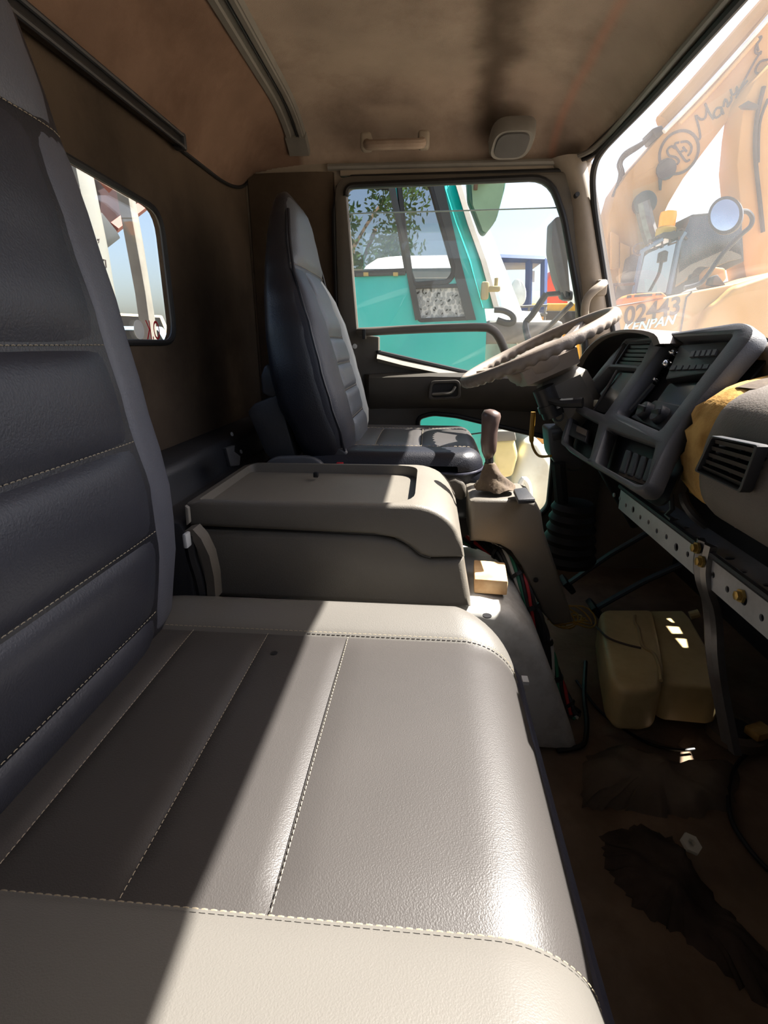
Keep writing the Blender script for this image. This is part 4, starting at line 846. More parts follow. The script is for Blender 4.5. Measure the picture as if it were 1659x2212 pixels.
blob('carpet_piece', [zf(x,y,0) for x,y in ((1290,1590),(1400,1500),(1540,1500),(1659,1560),(1700,1630),(1600,1622),(1480,1618),(1400,1596))], FZ, .018, M['floor'], 'dirty brown carpet piece under the tank\'s near end', 'carpet', 9)
c = zf(1590,1572,.035); fp = thing('floor_grommet', 'round floor hole with a black rubber plug at right', 'grommet', c)
bm = B(); lathe(bm, [(.062,-.02),(.06,.0),(.04,.004),(.036,-.002)], c, (0,0,1), 24); add('grommet_ring', bm, M['pad'], fp)
bm = B(); lathe(bm, [(.037,-.01),(.036,.001),(.01,.001)], c, (0,0,1), 24); add('plug', bm, M['black'], fp)
c = zf(1640,1580,.05); bm = B(); box(bm, c, (.05,.035,.02), Quaternion((0,0,1),.4), .004); o = add('foam_scrap', bm, M['foam']); tag(o, 'yellow foam scrap beside the black floor plug', 'scrap')
c = zf(1490,1825,.035); bm = B(); lathe(bm, [(.007,0),(.017,0),(.018,.004),(.017,.008),(.007,.008),(.0065,.0)], c, (.2,-.3,1), 6); o = add('steel_nut', bm, M['bumper']); tag(o, 'pale hex nut lying on the dark felt scrap', 'nut')
# ================================================================ outside
GZ = -1.15
bm = B(); grid(bm, lambda u,v: V(-60+120*u,-40+120*v,GZ), 8, 8); gr = add('ground', bm, M['ground']); struct(gr, 'pale dusty yard ground outside', 'ground')
# ---- teal truck parked alongside
YT = 3.4; TWD = 2.3
def T(px, py): p = P(px,py,y=YT); return (p.x,p.z)
def c4(x, y): return T(700+x*.3737, 370+y*.3737)
tt = thing('teal_truck', 'teal truck cab parked alongside, seen through the driver\'s window', 'truck', (0,YT+1,GZ))
frontx = lambda z: interp(z, [GZ,-.2,.6,1.0,1.35,2.0,2.15], [1.02,1.02,.60,.48,.36,.08,-.02])
side = [(-1.3,-.55),(T(1100,930)[0],-.55)] + [T(1047,800),T(1052,700),T(1047,665),T(1010,520),T(966,392),(T(966,392)[0]-.12,2.15),(-1.3,2.15)]
w_q = rpoly([c4(60,60),c4(395,85),c4(480,575),c4(60,602)], .02)
w_f = rpoly([c4(430,60),c4(612,60),c4(752,560),c4(745,600),c4(715,640),c4(520,655),c4(488,560)], [.03,.03,.04,.03,.03,.02,.02])
w_l = rpoly([c4(512,670),c4(806,660),c4(838,850),c4(552,862)], .015)
add('cab_side', plate(side, [w_q,w_f,w_l], .05, lambda u,v,w: V(u,YT+.025+w,v), bev=.008), M['teal'], tt)
add('cab_side', plate([(-1.3,-.55),(.5,-.55),(.42,1.1),(.05,2.15),(-1.3,2.15)], [rpoly([(-.70,1.60),(-.26,1.60),(-.26,2.02),(-.70,2.02)],.06), rpoly([(-.20,1.45),(.24,1.45),(.10,2.02),(-.20,2.02)],.06)], .05, lambda u,v,w: V(u,YT+TWD+w,v)), M['teal'], tt)
bm = B(); box(bm, (-.62,YT+TWD/2,2.16), (1.4,TWD,.06), bev=.02); add('cab_roof', bm, M['teal'], tt)
bm = B(); box(bm, (-1.3,YT+TWD/2,.8), (.06,TWD,2.7)); add('cab_back', bm, M['teal'], tt)
bm = B(); box(bm, (-.45,YT+TWD/2,.62), (1.6,TWD-.1,.9)); add('cab_interior', bm, M['excblack'], tt)
bm = B(); box(bm, (-.75,YT+.72,1.22), (.16,.5,.6), Quaternion((0,1,0),-.2), .05); add('cab_seat', bm, M['excblack'], tt)
bm = B(); box(bm, (-.6,YT+TWD/2,2.1), (1.3,TWD-.1,.02)); add('cab_headliner', bm, mat('truck_headliner',(120,118,112),.9), tt)
def shrink(pl, k=1.0): return pl
for nm, pl, mm in (('quarter_window',w_q,M['tealwin']),('door_window',w_f,M['tealwin'])):
    wn_ = add(nm, plate(pl, [], .006, lambda u,v,w: V(u,YT+.02+w,v)), mm, tt)
    bm = B(); tube(bm, [V(p[0],YT,p[1]) for p in pl], .016, 6, closed=True); add('window_rubber', bm, M['rubber'], wn_)
fw = add('peep_window', plate(w_l, [], .006, lambda u,v,w: V(u,YT+.012+w,v)), M['frost'], tt)
bm = B(); tube(bm, [V(p[0],YT,p[1]) for p in w_l], .012, 6, closed=True); add('window_rubber', bm, M['rubber'], fw)
random.seed(5); bm = B(); q4 = [V(*c4(520,678),0),V(*c4(798,668),0),V(*c4(826,842),0),V(*c4(560,852),0)]
for i in range(11):
    for j in range(7):
        a = (i+.5+random.uniform(-.3,.3))/11; b = (j+.5+random.uniform(-.3,.3))/7; c = bil(q4,a,b); r = random.uniform(.011,.018); s0 = random.uniform(.5,1)
        th = random.uniform(0,3)
        vs = [bm.verts.new(V(c.x+math.cos(t+th)*r*s0, YT+.007, c.y+math.sin(t+th)*r)) for t in [2*math.pi*k/10 for k in range(10)]]; bm.faces.new(vs)
add('film_petals', bm, mat('petal_print',(150,154,150),.6), fw, kind='stuff', smooth=0)
# divider post between the two side windows, sill rail, rust patch, bracket
bm = B(); tube(bm, [V(*(lambda q:(q[0],YT-.006,q[1]))(c4(x,y))) for x,y in ((385,60),(420,230),(470,410),(490,560),(510,670),(545,858))], .022, 6, flat=.5, up=(0,1,0)); add('window_divider', bm, M['excblack'], tt)
bm = B(); tube(bm, [V(c4(185,600)[0],YT-.01,c4(185,600)[1]), V(c4(470,590)[0],YT-.01,c4(470,590)[1])], .012, 6); wr_ = add('sill_rail', bm, M['excblack'], tt)
for x in (245,415): bm = B(); box(bm, (c4(x,598)[0],YT-.02,c4(x,598)[1]), (.03,.02,.02)); add('rail_clip', bm, M['brass'], wr_)
bm = B(); loft(bm, [[V(x-.03,YT-.012,z),V(x+.03,YT-.012,z),V(x+.03,YT+.02,z),V(x-.03,YT+.02,z)] for x,z in (c4(655,60),c4(760,520),c4(850,860))]); add('pillar_strip', bm, M['excblack'], tt)
bq = V(c4(925,695)[0],YT-.04,c4(925,695)[1]); bm = B(); box(bm, bq, (.045,.06,.10), bev=.012); box(bm, bq+V(.05,0,.01), (.08,.05,.03), bev=.008); cyl(bm, bq+V(.065,0,.0), bq+V(.065,0,.07), .012, 8); add('mirror_bracket', bm, mat('khaki_bracket',(170,156,110),.6), tt)
# windscreen and its pillar
sp0 = [c4(700,40),c4(780,300),c4(860,520),c4(935,790)]
bm = B(); loft(bm, [[V(x-.02,YT-.01,z),V(x+.05,YT+.03,z),V(x+.05,YT+.08,z),V(x-.02,YT+.08,z)] for x,z in sp0]); add('pillar', bm, M['teal'], tt)
bm = B(); loft(bm, [[V(x+.05,YT+.01,z),V(x+.085,YT+.03,z),V(x+.085,YT+.07,z),V(x+.05,YT+.07,z)] for x,z in sp0]); add('pillar_moulding', bm, M['trimgrey'], tt)
sx = [c4(745,40),c4(830,250),c4(920,470),c4(1050,800)]
bm = B(); loft(bm, [[V(x+.02,YT+.05,z),V(x+.16,YT+.35,z),V(x+.24,YT+TWD/2,z),V(x+.16,YT+TWD-.35,z),V(x,YT+TWD,z)] for x,z in sx], closed=False); add('windscreen', bm, M['tealshield'], tt)
bm = B(); loft(bm, [[V(x+.0,YT+.02,z),V(x+.25,YT+.25,z),V(x+.34,YT+TWD/2,z),V(x+.25,YT+TWD-.25,z),V(x,YT+TWD,z)] for x,z in ((sx[-1][0],sx[-1][1]),(sx[-1][0]+.08,1.0),(sx[-1][0]+.16,.5),(.62,.45))], closed=False); add('front_panel', bm, M['bumper'], tt)
bm = B(); tube(bm, smoothpath([V(c4(x,y)[0],YT+.0,c4(x,y)[1]) for x,y in ((985,800),(1040,805),(1085,830),(1095,865),(1060,878),(1000,860))],4), .02, 7); add('wiper_motor_hose', bm, M['excblack'], tt)
bm = B(); box(bm, (c4(1150,930)[0],YT+.2,c4(1150,930)[1]), (.50,.4,.14), bev=.04); add('front_step', bm, M['trimgrey'], tt)
# bumper corner and lamp below
bc = P(1150,1030,y=YT-.05)
bm = B(); prism(bm, [P(x,y,y=YT-.05) for x,y in ((1120,1000),(1135,955),(1165,948),(1196,1000),(1205,1120),(1130,1130),(1108,1040))], (0,2.3,0), .05, 3); add('bumper', bm, M['bumper'], tt)
bm = B(); prism(bm, [P(x,y,y=YT-.08) for x,y in ((1064,952),(1112,948),(1120,985),(1108,1030),(1072,1036))], (0,.2,0), .025, 3); lm = add('corner_lamp', bm, mat('lamp_lens',(226,208,140),.25,coat=.4), tt)
bm = B(); prism(bm, [P(x,y,y=YT-.085) for x,y in ((1064,932),(1112,930),(1116,952),(1064,955))], (0,.2,0), .01, 2); add('lamp_cap', bm, M['trimgrey'], lm)
bm = B(); tube(bm, smoothpath([P(x,y,y=YT-.12) for x,y in ((1128,1095),(1122,1060),(1130,1035),(1142,1050),(1144,1090))],4), .02, 8); add('step_loop', bm, M['white'], tt)
for x in (.30,):
    bm = B(); lathe(bm, [(.28,0),(.46,.02),(.48,.12),(.46,.26),(.28,.28)], (x,YT+.02,GZ+.48), (0,1,0), 28); add('wheel', bm, M['rubber'], tt)
bm = B(); box(bm, (-.4,YT+TWD/2,-.6), (1.7,.9,1.0)); add('chassis', bm, M['excblack'], tt)
# big mirror of the teal truck
mq = [c4(x,y) for x,y in ((815,30),(1045,30),(1030,130),(985,300),(920,385),(895,370),(850,250),(825,190))]
tm = thing('truck_mirror', 'large green-backed mirror hanging at the teal truck\'s windscreen', 'mirror', (mq[0][0],YT-.1,mq[5][1]))
bm = B(); prism(bm, [V(x,YT-.12,z) for x,z in mq], (0,.12,0), .03, 3); add('mirror_shell', bm, M['greenblack'], tm)
bm = B(); prism(bm, [V(x*.8+mq[0][0]*.2+.03,YT-.128,z*.8+mq[0][1]*.2-.06) for x,z in mq], (0,.006,0), .0); add('mirror_inner', bm, mat('grey_green_face',(120,150,120),.5), tm)
bm = B(); a = c4(868,60); b = c4(862,150); tube(bm, [V(a[0],YT-.15,a[1]),V(b[0],YT-.15,b[1])], .012, 7); tube(bm, [V(b[0],YT-.15,b[1]+.05),V(b[0]+.07,YT-.15,b[1]+.06)], .02, 7); add('mirror_clamp', bm, M['bark'], tm)
bm = B(); tube(bm, [V(mq[0][0]+.05,YT-.06,mq[0][1]-.02), V(mq[0][0]-.05,YT+.1,2.14)], .02, 8); add('mirror_arm', bm, M['excblack'], tm)
# ---- own right-hand mirror and wiper-like stay outside the driver's window
om = thing('side_mirror', 'grey oval door mirror outside the driver\'s window by the pillar', 'mirror', P(1215,640,y=2.25))
YM = 2.25
bm = B(); prism(bm, rpoly([P(x,y,y=YM) for x,y in ((1194,475),(1206,466),(1218,475),(1226,560),(1232,640),(1222,645),(1204,600),(1191,540))], .02,3), (.0,.10,0), .02, 3); add('mirror_shell', bm, M['trimgrey'], om)
bm = B(); prism(bm, [P(x,y,y=YM) for x,y in ((1216,620),(1240,628),(1238,650),(1216,648))], (0,.05,0), .01); add('mirror_bracket', bm, M['black'], om)
bm = B(); tube(bm, smoothpath([P(x,y,y=YM+.05) for x,y in ((1180,635),(1150,680),(1135,705))]+[V(.40,2.1,.92),V(.40,2.025,.88)],4), .013, 8); add('mirror_stay', bm, M['black'], om)
bm = B(); tube(bm, [P(1228,632,y=YM+.05), P(1180,636,y=YM+.05)], .010, 8); add('mirror_stay', bm, M['black'], om)
bm = B(); tube(bm, [P(1236,655,y=2.2),P(1170,722,y=2.2),P(1150,745,y=2.2)], .010, 8); add('mirror_strut', bm, M['trimgrey'], om)
# ---- round mirror on a bent arm outside the windscreen
fm = thing('front_mirror', 'round mirror on a bent black arm outside the windscreen', 'mirror', P(1510,612,y=2.6))
mc = P(1567,466,y=2.55); mn = V(-.75,-.62,.2).normalized()
bm = B()
ax = V(-.55,.3,.78); ax = (ax-mn*ax.dot(mn)).normalized(); bx = mn.cross(ax)
def ell(k, h, n=28): return [mc+ax*math.cos(2*math.pi*i/n)*.088*k+bx*math.sin(2*math.pi*i/n)*.06*k+mn*h for i in range(n)]
loft(bm, [ell(.3,-.05),ell(.8,-.035),ell(1.0,-.005),ell(1.0,.006),ell(.93,.008)]); add('mirror_shell', bm, M['black'], fm)
bm = B(); loft(bm, [ell(.94,.006),ell(.6,.012),ell(.05,.015)]); add('mirror_glass', bm, M['chrome'], fm)
bm = B(); tube(bm, smoothpath([P(x,y,y=2.62) for x,y in ((1582,460),(1600,457),(1616,458),(1625,472),(1620,490),(1600,508),(1560,550),(1520,605),(1500,617),(1478,622))],4), .010, 8); add('mirror_arm', bm, M['black'], fm)
# ---- excavator
YE = 9.0
def E3(x, y, Y=YE): return P(1200+x*.3345, y*.3345, y=Y)      # read off an enlarged crop
def EQ(*pts, Y=YE): return [E3(x,y,Y) for x,y in pts]
ex = thing('excavator', 'large yellow excavator with raised boom behind the windscreen', 'excavator', E3(800,2200)*1.0)
boom = EQ((330,1560),(352,1370),(395,1220),(470,1110),(600,965),(700,850),(860,700),(1000,540),(1180,330),(1330,130),(1480,-60),(1600,120),(1480,320),(1330,520),(1230,640),(1090,810),(960,980),(830,1150),(735,1310),(680,1430),(640,1560),(610,1900),(360,1900))
bm = B(); prism(bm, boom, (0,.55,0), .03, 2, True); bo_ = add('boom', bm, M['exc'], ex)
def tubeE(pts, r, mm, name, par, Y=YE, n=10): b_ = B(); tube(b_, smoothpath([E3(x,y,Y) for x,y in pts],4), r, n); return add(name, b_, mm, par)
tubeE([(690,800),(900,570),(1200,225),(1400,0)], .13, M['exc'], 'boom_cylinder', ex, YE+.25)
tubeE([(700,850),(950,590),(1240,270),(1420,60)], .035, M['white'], 'hydraulic_pipe', ex, YE-.06)
tubeE([(800,800),(1050,540),(1300,250)], .03, M['exctan'], 'hydraulic_pipe', ex, YE-.06)
bm = B(); q = EQ((620,830),(690,800),(720,850),(650,900)); prism(bm, q, (0,.4,0), .03); add('cylinder_clamp', bm, M['excblack'], ex)
for k in range(3): tubeE([(640,850),(560,920+8*k),(450,985+14*k),(405+10*k,1060),(415+12*k,1120),(400+12*k,1190),(370,1270+8*k)], .022, M['excblack'], 'hydraulic_hose', ex, YE+.05+.1*k, 6)
tubeE([(560,1310),(590,1450),(625,1560)], .11, M['steel'], 'boom_ram', ex, YE-.15)
bm = B(); c = E3(565,1320,YE-.1); lathe(bm, [(.16,0),(.16,.1),(.1,.12),(.02,.12)], c, (0,-1,0), 20); add('ram_pin', bm, M['excblack'], ex)
bm = B(); c = E3(712,1095,YE-.02); lathe(bm, [(.14,0),(.14,.03)], c, (0,-1,0), 14); prism(bm, EQ((660,1130),(690,1110),(680,1230),(668,1230),Y=YE-.02), (0,-.02,0)); add('oil_stain_cap', bm, M['excblack'], ex)
# lettering on the boom
bm = B(); c = E3(797,985,YE-.012)
for r0 in (.36,):
    bm2 = plate(circ(0,0,.285,40), [circ(0,0,.25,40)], .01, lambda u,v,w: c+V(u,w,v)); join(bm, bm2)
add('emblem_ring', bm, M['ink'], bo_)
ca, sa = math.cos(math.radians(33)), math.sin(math.radians(33))
def strokes(L, r=.026, Y=YE-.015):
    b_ = B()
    for pts in L: tube(b_, smoothpath([E3(x,y,Y) for x,y in pts],3), r, 6, flat=.4, up=(0,1,0))
    return b_
add('emblem_letters', strokes([[(775,958),(748,945),(722,970),(735,1005),(775,1015),(798,1040),(785,1062)],[(798,920),(770,935),(815,1005),(845,1042),(868,1030)],[(805,985),(838,965)],[(808,918),(850,915),(878,945),(872,985),(855,1005)],[(822,948),(848,980)]],.016), M['ink'], bo_)
add('script_lettering', strokes([[(915,905),(935,890),(925,820),(905,745),(935,770),(968,760),(975,690),(965,670),(1000,740),(1022,770)],[(1075,695),(1040,700),(1022,740),(1040,760),(1070,735),(1072,700),(1085,740)],[(1085,690),(1095,640),(1112,665),(1110,690),(1135,650),(1132,620)],[(1130,575),(1140,610),(1165,600),(1170,560),(1180,600),(1205,640),(1170,630)],[(1165,632),(1230,500),(1290,390),(1330,330)],[(1165,632),(1250,570),(1280,515)],[(1195,575),(1240,520)],[(1330,345),(1290,340),(1300,290),(1320,260),(1330,235),(1300,260),(1310,330)],[(1372,385),(1320,400),(1290,460),(1320,475),(1372,440)]],.015), M['ink'], bo_)
# second arm at right
bm = B(); prism(bm, EQ((1225,640),(1290,520),(1500,300),(1560,420),(1400,700),(1395,1000),(1420,1400),(1420,1900),(1250,1900),(1215,1700),(1195,1340),(1172,1060),(1195,830),Y=8.6), (0,.5,0), .03); st_ = add('stick', bm, M['exc'], ex)
b_ = B(); tube(b_, smoothpath([E3(x,y,8.56) for x,y in ((1345,560),(1300,760),(1290,1000),(1320,1300),(1340,1500))],4), .03, 6); tube(b_, smoothpath([E3(x,y,8.56) for x,y in ((1372,640),(1318,800),(1310,1050))],4), .02, 6); add('hydraulic_hose', b_, M['ink'], st_)
b_ = B(); prism(b_, EQ((1180,690),(1230,660),(1300,690),(1295,712),(1200,710),Y=8.55), (0,-.05,0)); add('hose_clamp', b_, M['ink'], st_)
# cab
YB = 8.2
cab = EQ((505,1900),(560,1625),(690,1545),(820,1500),(880,1382),(1180,1352),(1205,1360),(1222,1690),(1150,1720),(800,1900),Y=YB)
bm = B(); prism(bm, cab, (0,1.3,0), .03); cb = add('operator_cab', bm, M['excblack'], ex)
bm = B(); prism(bm, EQ((575,1655),(600,1635),(790,1548),(800,1570),(735,1890),(520,1890),Y=YB-.02), (0,.02,0)); add('cab_window', bm, M['bluewin'], cb)
bm = B(); prism(bm, EQ((820,1520),(870,1400),(1170,1370),(1190,1375),(1205,1670),(1120,1690),(870,1800),(770,1860),Y=YB-.02), (0,.02,0), .01); add('cab_side_window', bm, M['cabwin'], cb)
for pts in (((505,1900),(560,1625),(690,1545)),((730,1900),(800,1560),(835,1500))): b_ = B(); tube(b_, [E3(x,y,YB-.03) for x,y in pts], .035, 6); add('cab_frame', b_, mat('cab_frame_blue',(90,116,140),.5), cb)
bm = B(); prism(bm, EQ((612,1572),(735,1530),(730,1565),(612,1608),Y=YB-.04), (0,.01,0)); bn = add('cab_banner', bm, M['white'], cb)
e0 = E3(672,1569,YB-.05); ang = math.atan2((E3(735,1548,YB-.05)-E3(612,1590,YB-.05)).z, (E3(735,1548,YB-.05)-E3(612,1590,YB-.05)).x)
tx = text('CATER', .24, lambda x,y,z: e0+V(x*math.cos(ang)-y*math.sin(ang)*1.0, z, x*math.sin(ang)+y*math.cos(ang)), .006); add('banner_lettering', tx, M['ink'], bn)
bm = B(); prism(bm, EQ((655,1530),(700,1500),(830,1490),(815,1518),(760,1545),Y=YB-.06), (0,.3,0)); add('cab_visor', bm, M['excblack'], cb)
b_ = B(); tube(b_, smoothpath([E3(x,y,YB-.05) for x,y in ((690,1640),(692,1670),(675,1760),(640,1830),(612,1880))],4), .012, 6); lathe(b_, [(.05,0),(.05,.12),(.02,.14)], E3(693,1690,YB-.06), (0,0,1), 10); add('wiper', b_, M['excblack'], cb)
bm = B(); c = E3(715,1478,YB+.2); lathe(bm, [(.13,-.17),(.13,0),(.10,.03)], c, (0,0,1), 18); bs = add('beacon_base', bm, mat('beacon_base_yellow',(214,170,60),.5), ex)
bm = B(); lathe(bm, [(.105,.03),(.11,.16),(.10,.21),(.03,.23)], c, (0,0,1), 18); add('beacon_lens', bm, M['amber'], bs)
# body, counterweight and guard
bm = B(); prism(bm, EQ((395,1975),(560,1950),(870,1885),(1160,1830),(1420,1750),(1600,1730),(1600,3300),(395,3300),Y=7.6), (0,1.9,0), .05); cw = add('body_panel', bm, M['exctan'], ex)
bm = B(); prism(bm, EQ((905,2230),(930,2120),(1000,1980),(1060,1940),(1160,1850),(1420,1760),(1600,1740),(1600,3300),(905,3300),Y=7.45), (0,.3,0), .08, 4); add('counterweight', bm, M['exctan'], ex)
b_ = B(); tube(b_, [E3(x,y,7.58) for x,y in ((880,1885),(845,1920),(830,2000),(800,2180))], .012, 5); add('panel_gap', b_, M['ink'], cw)
bm = B(); pl = EQ((425,1965),(440,1925),(480,1900),(690,1885),(725,1915),Y=7.55); prism(bm, pl, (0,.3,0), .02); gd = add('guard_plate', bm, mat('guard_orange',(226,120,40),.5), ex)
for q in (((458,1928),(462,1908),(488,1905),(490,1922)),((508,1920),(512,1903),(625,1896),(622,1912)),((645,1908),(648,1894),(680,1892),(690,1906))): bm = B(); prism(bm, EQ(*q,Y=7.545), (0,-.006,0)); add('guard_slot', bm, M['ink'], gd)
n0 = E3(625,2012,7.59); na = math.atan2((E3(750,1990,7.59)-E3(500,2055,7.59)).z,(E3(750,1990,7.59)-E3(500,2055,7.59)).x)*.8
add('number_lettering', text('02443', .285, lambda x,y,z: n0+V(x*1.02*math.cos(na)-y*math.sin(na)*.3, z, x*math.sin(na)+y*1.12*math.cos(na)), .006, bold=.006), M['ink'], cw)
n1 = E3(600,2096,7.59); add('name_lettering', text('KENPAN', .17, lambda x,y,z: n1+V(x*1.02*math.cos(na), z, x*math.sin(na)*.9+y), .006, shear=.2, bold=.004), M['lightblue'], cw)
bm = B(); prism(bm, EQ((970,1860),(975,1755),(1010,1720),(1100,1730),(1110,1800),(1060,1850),Y=8.0), (0,.3,0), .03); add('engine_hood', bm, M['exc'], ex)
bm = B(); prism(bm, EQ((985,1840),(1000,1790),(1050,1770),(1110,1850),Y=7.9), (0,.1,0), .02); add('exhaust_cover', bm, M['excblack'], ex)
b_ = B(); tube(b_, [E3(370,1840,8.0),E3(510,1832,8.0)], .02, 6); tube(b_, [E3(378,1840,8.0),E3(378,1960,8.0)], .02, 6); add('hand_rail', b_, M['ink'], ex)
for k, (x0,x1,y0,y1) in enumerate(((350,400,1500,1740),(405,470,1570,1900),(480,520,1600,1880))): bm = B(); prism(bm, EQ((x0,y0),(x1,y0+30),(x1,y1),(x0,y1),Y=8.95), (0,-.08,0), .01); add('valve_cover', bm, M['exc'], ex)
# ---- blue framed machine cab in the distance
YBc = 11.5
bc_ = thing('blue_machine_cab', 'distant machine cab with blue frame beyond the teal truck', 'machine cab', P(1120,745,y=YBc))
def Bp(x,y,Y=YBc): return P(700+x*.3737,370+y*.3737,y=Y)
def bar(a, b, w=.07, mm='bluepaint', nm='frame_bar'): b_ = B(); tube(b_, [a,b], w, 4); add(nm, b_, M[mm], bc_)
for dY in (0,1.3):
    Y = YBc+dY
    for a,b in (((985,500),(990,800)),((1185,510),(1180,800)),((1272,510),(1268,800)),((985,500),(1275,512)),((990,690),(1180,690)),((985,800),(1275,800))): bar(Bp(*a,Y)+V(.0,0,.0), Bp(*b,Y))
bm = B(); prism(bm, [Bp(970,500),Bp(1000,488),(Bp(1285,498)),Bp(1285,512),Bp(970,520)], (0,1.4,0), .02); add('cab_roof', bm, M['bluepaint'], bc_)
bm = B(); prism(bm, [Bp(992,690),Bp(1180,690),Bp(1180,840),Bp(992,840)], (0,1.2,0)); add('lower_panel', bm, M['bluepaint'], bc_)
bm = B(); prism(bm, [Bp(985,530),Bp(1270,530),Bp(1268,690),Bp(990,690)], (0,.01,0)); add('cab_glass', bm, M['glass'], bc_)
bm = B(); prism(bm, [Bp(1195,575,YBc+.3),Bp(1218,575,YBc+.3),Bp(1216,640,YBc+.3),Bp(1195,640,YBc+.3)], (0,.05,0)); add('notice', bm, M['white'], bc_)
bm = B(); prism(bm, [Bp(970,840),Bp(1275,840),Bp(1290,2600),Bp(960,2600)], (0,2.0,0)); add('machine_body', bm, M['exctan'], bc_)
# black equipment and white lamp in front of it
eq = thing('lamp_post_mirror', 'dark bracket with a round white mirror ahead of the blue cab', 'mirror', Bp(1060,900,8.0))
bm = B(); tube(bm, smoothpath([Bp(x,y,8.0) for x,y in ((975,640),(1010,605),(1050,640),(1065,760),(1062,1500))],4), .03, 7); prism(bm, [Bp(1015,660,8.0),Bp(1070,640,8.0),Bp(1075,780,8.0),Bp(1030,790,8.0)], (0,.1,0), .02); add('bracket', bm, M['excblack'], eq)
bm = B(); c = Bp(1125,700,8.0); loft(bm, [[c+V(math.cos(a)*.11*k,h,math.sin(a)*.17*k-math.cos(a)*.05*k) for a in [2*math.pi*i/24 for i in range(24)]] for k,h in ((.8,.06),(1,.02),(1,0),(.9,-.01))]); add('mirror_head', bm, M['white'], eq)
bm = B(); tube(bm, [c+V(0,.03,0),Bp(1065,690,8.0)], .02, 6); add('mirror_stub', bm, M['excblack'], eq)
# railing
rl = thing('yellow_railing', 'thin metal railing in front of the yellow machine', 'railing', Bp(1150,880,9.5))
for a,b in (((1070,785),(1290,775)),((1070,830),(1290,825))): b_ = B(); tube(b_, [Bp(*a,9.5),Bp(*b,9.5)], .02, 6); add('rail', b_, M['trimgrey'], rl)
for x in (1085,1135,1185,1235,1280): b_ = B(); tube(b_, [Bp(x,780,9.5),V(Bp(x,1000,9.5).x,9.5,GZ)], .018, 6); add('baluster', b_, M['trimgrey'], rl)
bm = B(); prism(bm, [P(x,y,y=14) for x,y in ((1105,668),(1150,655),(1262,655),(1300,660),(1300,940),(1100,940))], (0,2,0), .05); ym = add('yellow_machine', bm, mat('yellow_body',(214,170,40),.5,dirt=.4,dcol=(120,100,40),ds=2)); tag(ym, 'low yellow machine body beyond the door mirror', 'machine')
bm = B(); prism(bm, [P(x,y,y=13.97) for x,y in ((1140,672),(1255,672),(1255,720),(1145,720))], (0,-.04,0), .01); add('dark_panel', bm, M['excblack'], ym)
bm = B(); prism(bm, [P(x,y,y=16.6) for x,y in ((1178,880),(1178,655),(1180,610),(1195,580),(1205,590),(1222,620),(1228,655),(1228,880))], (0,.8,0), .06); oc = add('orange_boom', bm, M['orange']); tag(oc, 'orange-red machine arm beyond the door mirror', 'machine arm')
# ---- behind the cab: guard posts, maroon body, distant vehicles
def R3(x, y, X): return P(x*.42194, y*.42194, x=X)
pw = thing('white_post', 'broad white painted post with black scribbles behind the rear window', 'post', R3(560,1500,-1.15), group='posts behind the cab')
bm = B(); q = [R3(345,640,-1.15),R3(440,690,-1.15),R3(560,1290,-1.15),R3(640,1800,-1.15),V(-1.15,R3(700,2300,-1.15).y,GZ),V(-1.15,R3(560,2300,-1.15).y,GZ),R3(480,1290,-1.15),R3(410,960,-1.15)]; prism(bm, q, (-.06,0,0), .006); pb = add('post_face', bm, M['postwhite'], pw)
b_ = B()
for pts in (((500,1225),(508,1222),(506,1240)),((500,1310),(518,1325),(535,1330)),((525,1345),(530,1390),(528,1420)),((540,1330),(545,1370)),((548,1420),(552,1460))): tube(b_, [R3(x,y,-1.148) for x,y in pts], .002, 4)
add('scribbles', b_, M['ink'], pb)
bm = B(); q = [R3(632,850,-1.25),R3(668,870,-1.25),R3(740,1270,-1.25),R3(800,1660,-1.25),V(-1.25,R3(830,1900,-1.25).y,GZ),V(-1.25,R3(795,1900,-1.25).y,GZ),R3(745,1500,-1.25),R3(670,1080,-1.25)]; prism(bm, q, (-.05,0,0), .005); p2 = add('grey_post', bm, M['trimgrey']); tag(p2, 'thin pale post nearer the corner of the rear window', 'post', 'posts behind the cab')
mr = thing('maroon_truck_body', 'maroon raised truck body seen high in the rear window', 'truck body', R3(500,1800,-3.5))
bm = B(); prism(bm, [R3(x,y,-3.5) for x,y in ((-300,200),(1100,200),(1100,840),(790,1010),(600,1180),(545,1195),(430,1240),(-300,1300))], (-1.5,0,0), .03); add('body_panel', bm, M['maroon'], mr)
for a,b in (((260,960),(640,820)),((420,800),(560,960)),((200,700),(520,900)),((580,1170),(780,1020))): b_ = B(); tube(b_, [R3(*a,-3.4),R3(*b,-3.4)], .06, 4); add('body_rib', b_, mat('rust_rib',(130,62,50),.7) if 'rr' not in M else M['rr'], mr)
bm = B(); prism(bm, [R3(x,y,-3.3) for x,y in ((520,1080),(600,1180),(622,1220),(550,1276),(510,1250))], (-.4,0,0), .02); add('mud_flap', bm, M['excblack'], mr)
b_ = B(); tube(b_, [R3(300,1000,-4.8),R3(300,2400,-4.8)], .12, 8); add('support_leg', b_, M['excblack'], mr)
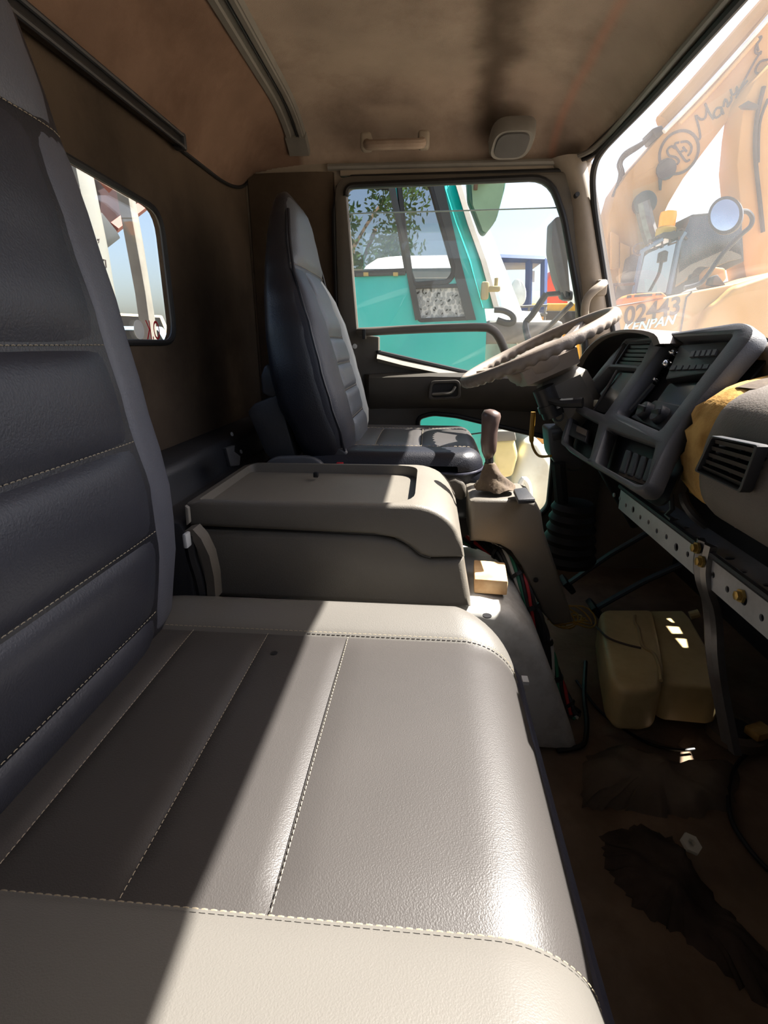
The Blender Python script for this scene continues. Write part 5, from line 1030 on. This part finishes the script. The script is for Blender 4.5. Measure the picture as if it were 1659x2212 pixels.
def car(name, label, c, L, Wd, H, m, rz):
    t = thing(name, label, 'car', c); q = Quaternion((0,0,1),rz); c = Vector(c)
    def tr(x,y,z): return c+q@V(x,y,z)
    prof_ = [(-L/2,.35),(-L/2,.95),(-L*.42,1.05),(-L*.3,H),(L*.12,H),(L*.28,1.05),(L/2,.9),(L/2,.35)]
    bm = B(); prism(bm, [tr(x,-Wd/2,z) for x,z in prof_], q@V(0,Wd,0), .06); add('car_body', bm, m, t)
    for s in (-1,1):
        bm = B(); prism(bm, [tr(x,s*(Wd/2+.005),z) for x,z in ((-L*.36,1.08),(-L*.27,H-.1),(L*.09,H-.1),(L*.22,1.08))], q@V(0,.01*s,0)); add('side_glass', bm, M['screen'], t)
        for x in (-L*.3,L*.3): bm = B(); lathe(bm, [(.2,0),(.32,.02),(.33,.1),(.2,.2)], tr(x,s*(Wd/2-.15),.33), q@V(0,s,0), 18); add('wheel', bm, M['rubber'], t)
    return t
car('parked_van', 'tan parked van far behind the cab through the rear window', P(300,740,x=-13)*1.0+V(0,0,-2.2+0.0), 5.6, 2.0, 3.3, mat('tan_car',(196,176,140),.4), 1.1)
car('parked_car', 'pale blue parked car far behind the cab through the rear window', V(-9.0,16.2,GZ), 4.8, 1.9, 2.6, mat('pale_car',(170,200,214),.3), .5)
for o in bpy.data.objects:
    if o.name == 'parked_van': o.location.z = GZ
# ---- tree on the near side, mirrored in the teal truck's windows
tr = thing('tree', 'leafy green tree mirrored in the teal truck\'s side window', 'tree', (-2.2,-6,GZ))
bm = B(); tube(bm, smoothpath([V(-2.2,-6,GZ),V(-2.1,-6,.8),V(-2.0,-5.9,2.2),V(-1.8,-5.9,3.2)],4), [.18,.17,.16,.15,.15,.14,.14,.13,.12,.11,.10,.08,.05], 9)
for k in range(7):
    a = k*.9; tube(bm, smoothpath([V(-2.0,-5.9,1.8+.15*k), V(-2.0+.7*math.cos(a),-5.9+.7*math.sin(a),2.4+.2*k), V(-2.0+1.3*math.cos(a),-5.9+1.3*math.sin(a),3.0+.2*k)],3), .04, 6)
add('trunk', bm, M['bark'], tr)
random.seed(11); vs, fs = [], []
clus = [(V(random.uniform(-3.6,-.5), random.uniform(-7.2,-4.8), random.uniform(2.2,4.3)), random.uniform(.3,.6)) for _ in range(34)]
for c, R in clus:
    for _ in range(130):
        d = V(random.gauss(0,1),random.gauss(0,1),random.gauss(0,1)).normalized()*R*random.random()**.4
        p = c+d; a = V(random.gauss(0,1),random.gauss(0,1),random.gauss(0,1)).normalized(); b = a.orthogonal().normalized(); s = random.uniform(.05,.09); i = len(vs)
        vs += [p-a*s, p+b*s*.45, p+a*s, p-b*s*.45]; fs.append((i,i+1,i+2,i+3))
me = bpy.data.meshes.new('foliage'); me.from_pydata([tuple(v) for v in vs], [], fs); add('foliage', me, M['leaf'], tr, smooth=0, kind='stuff')
# end
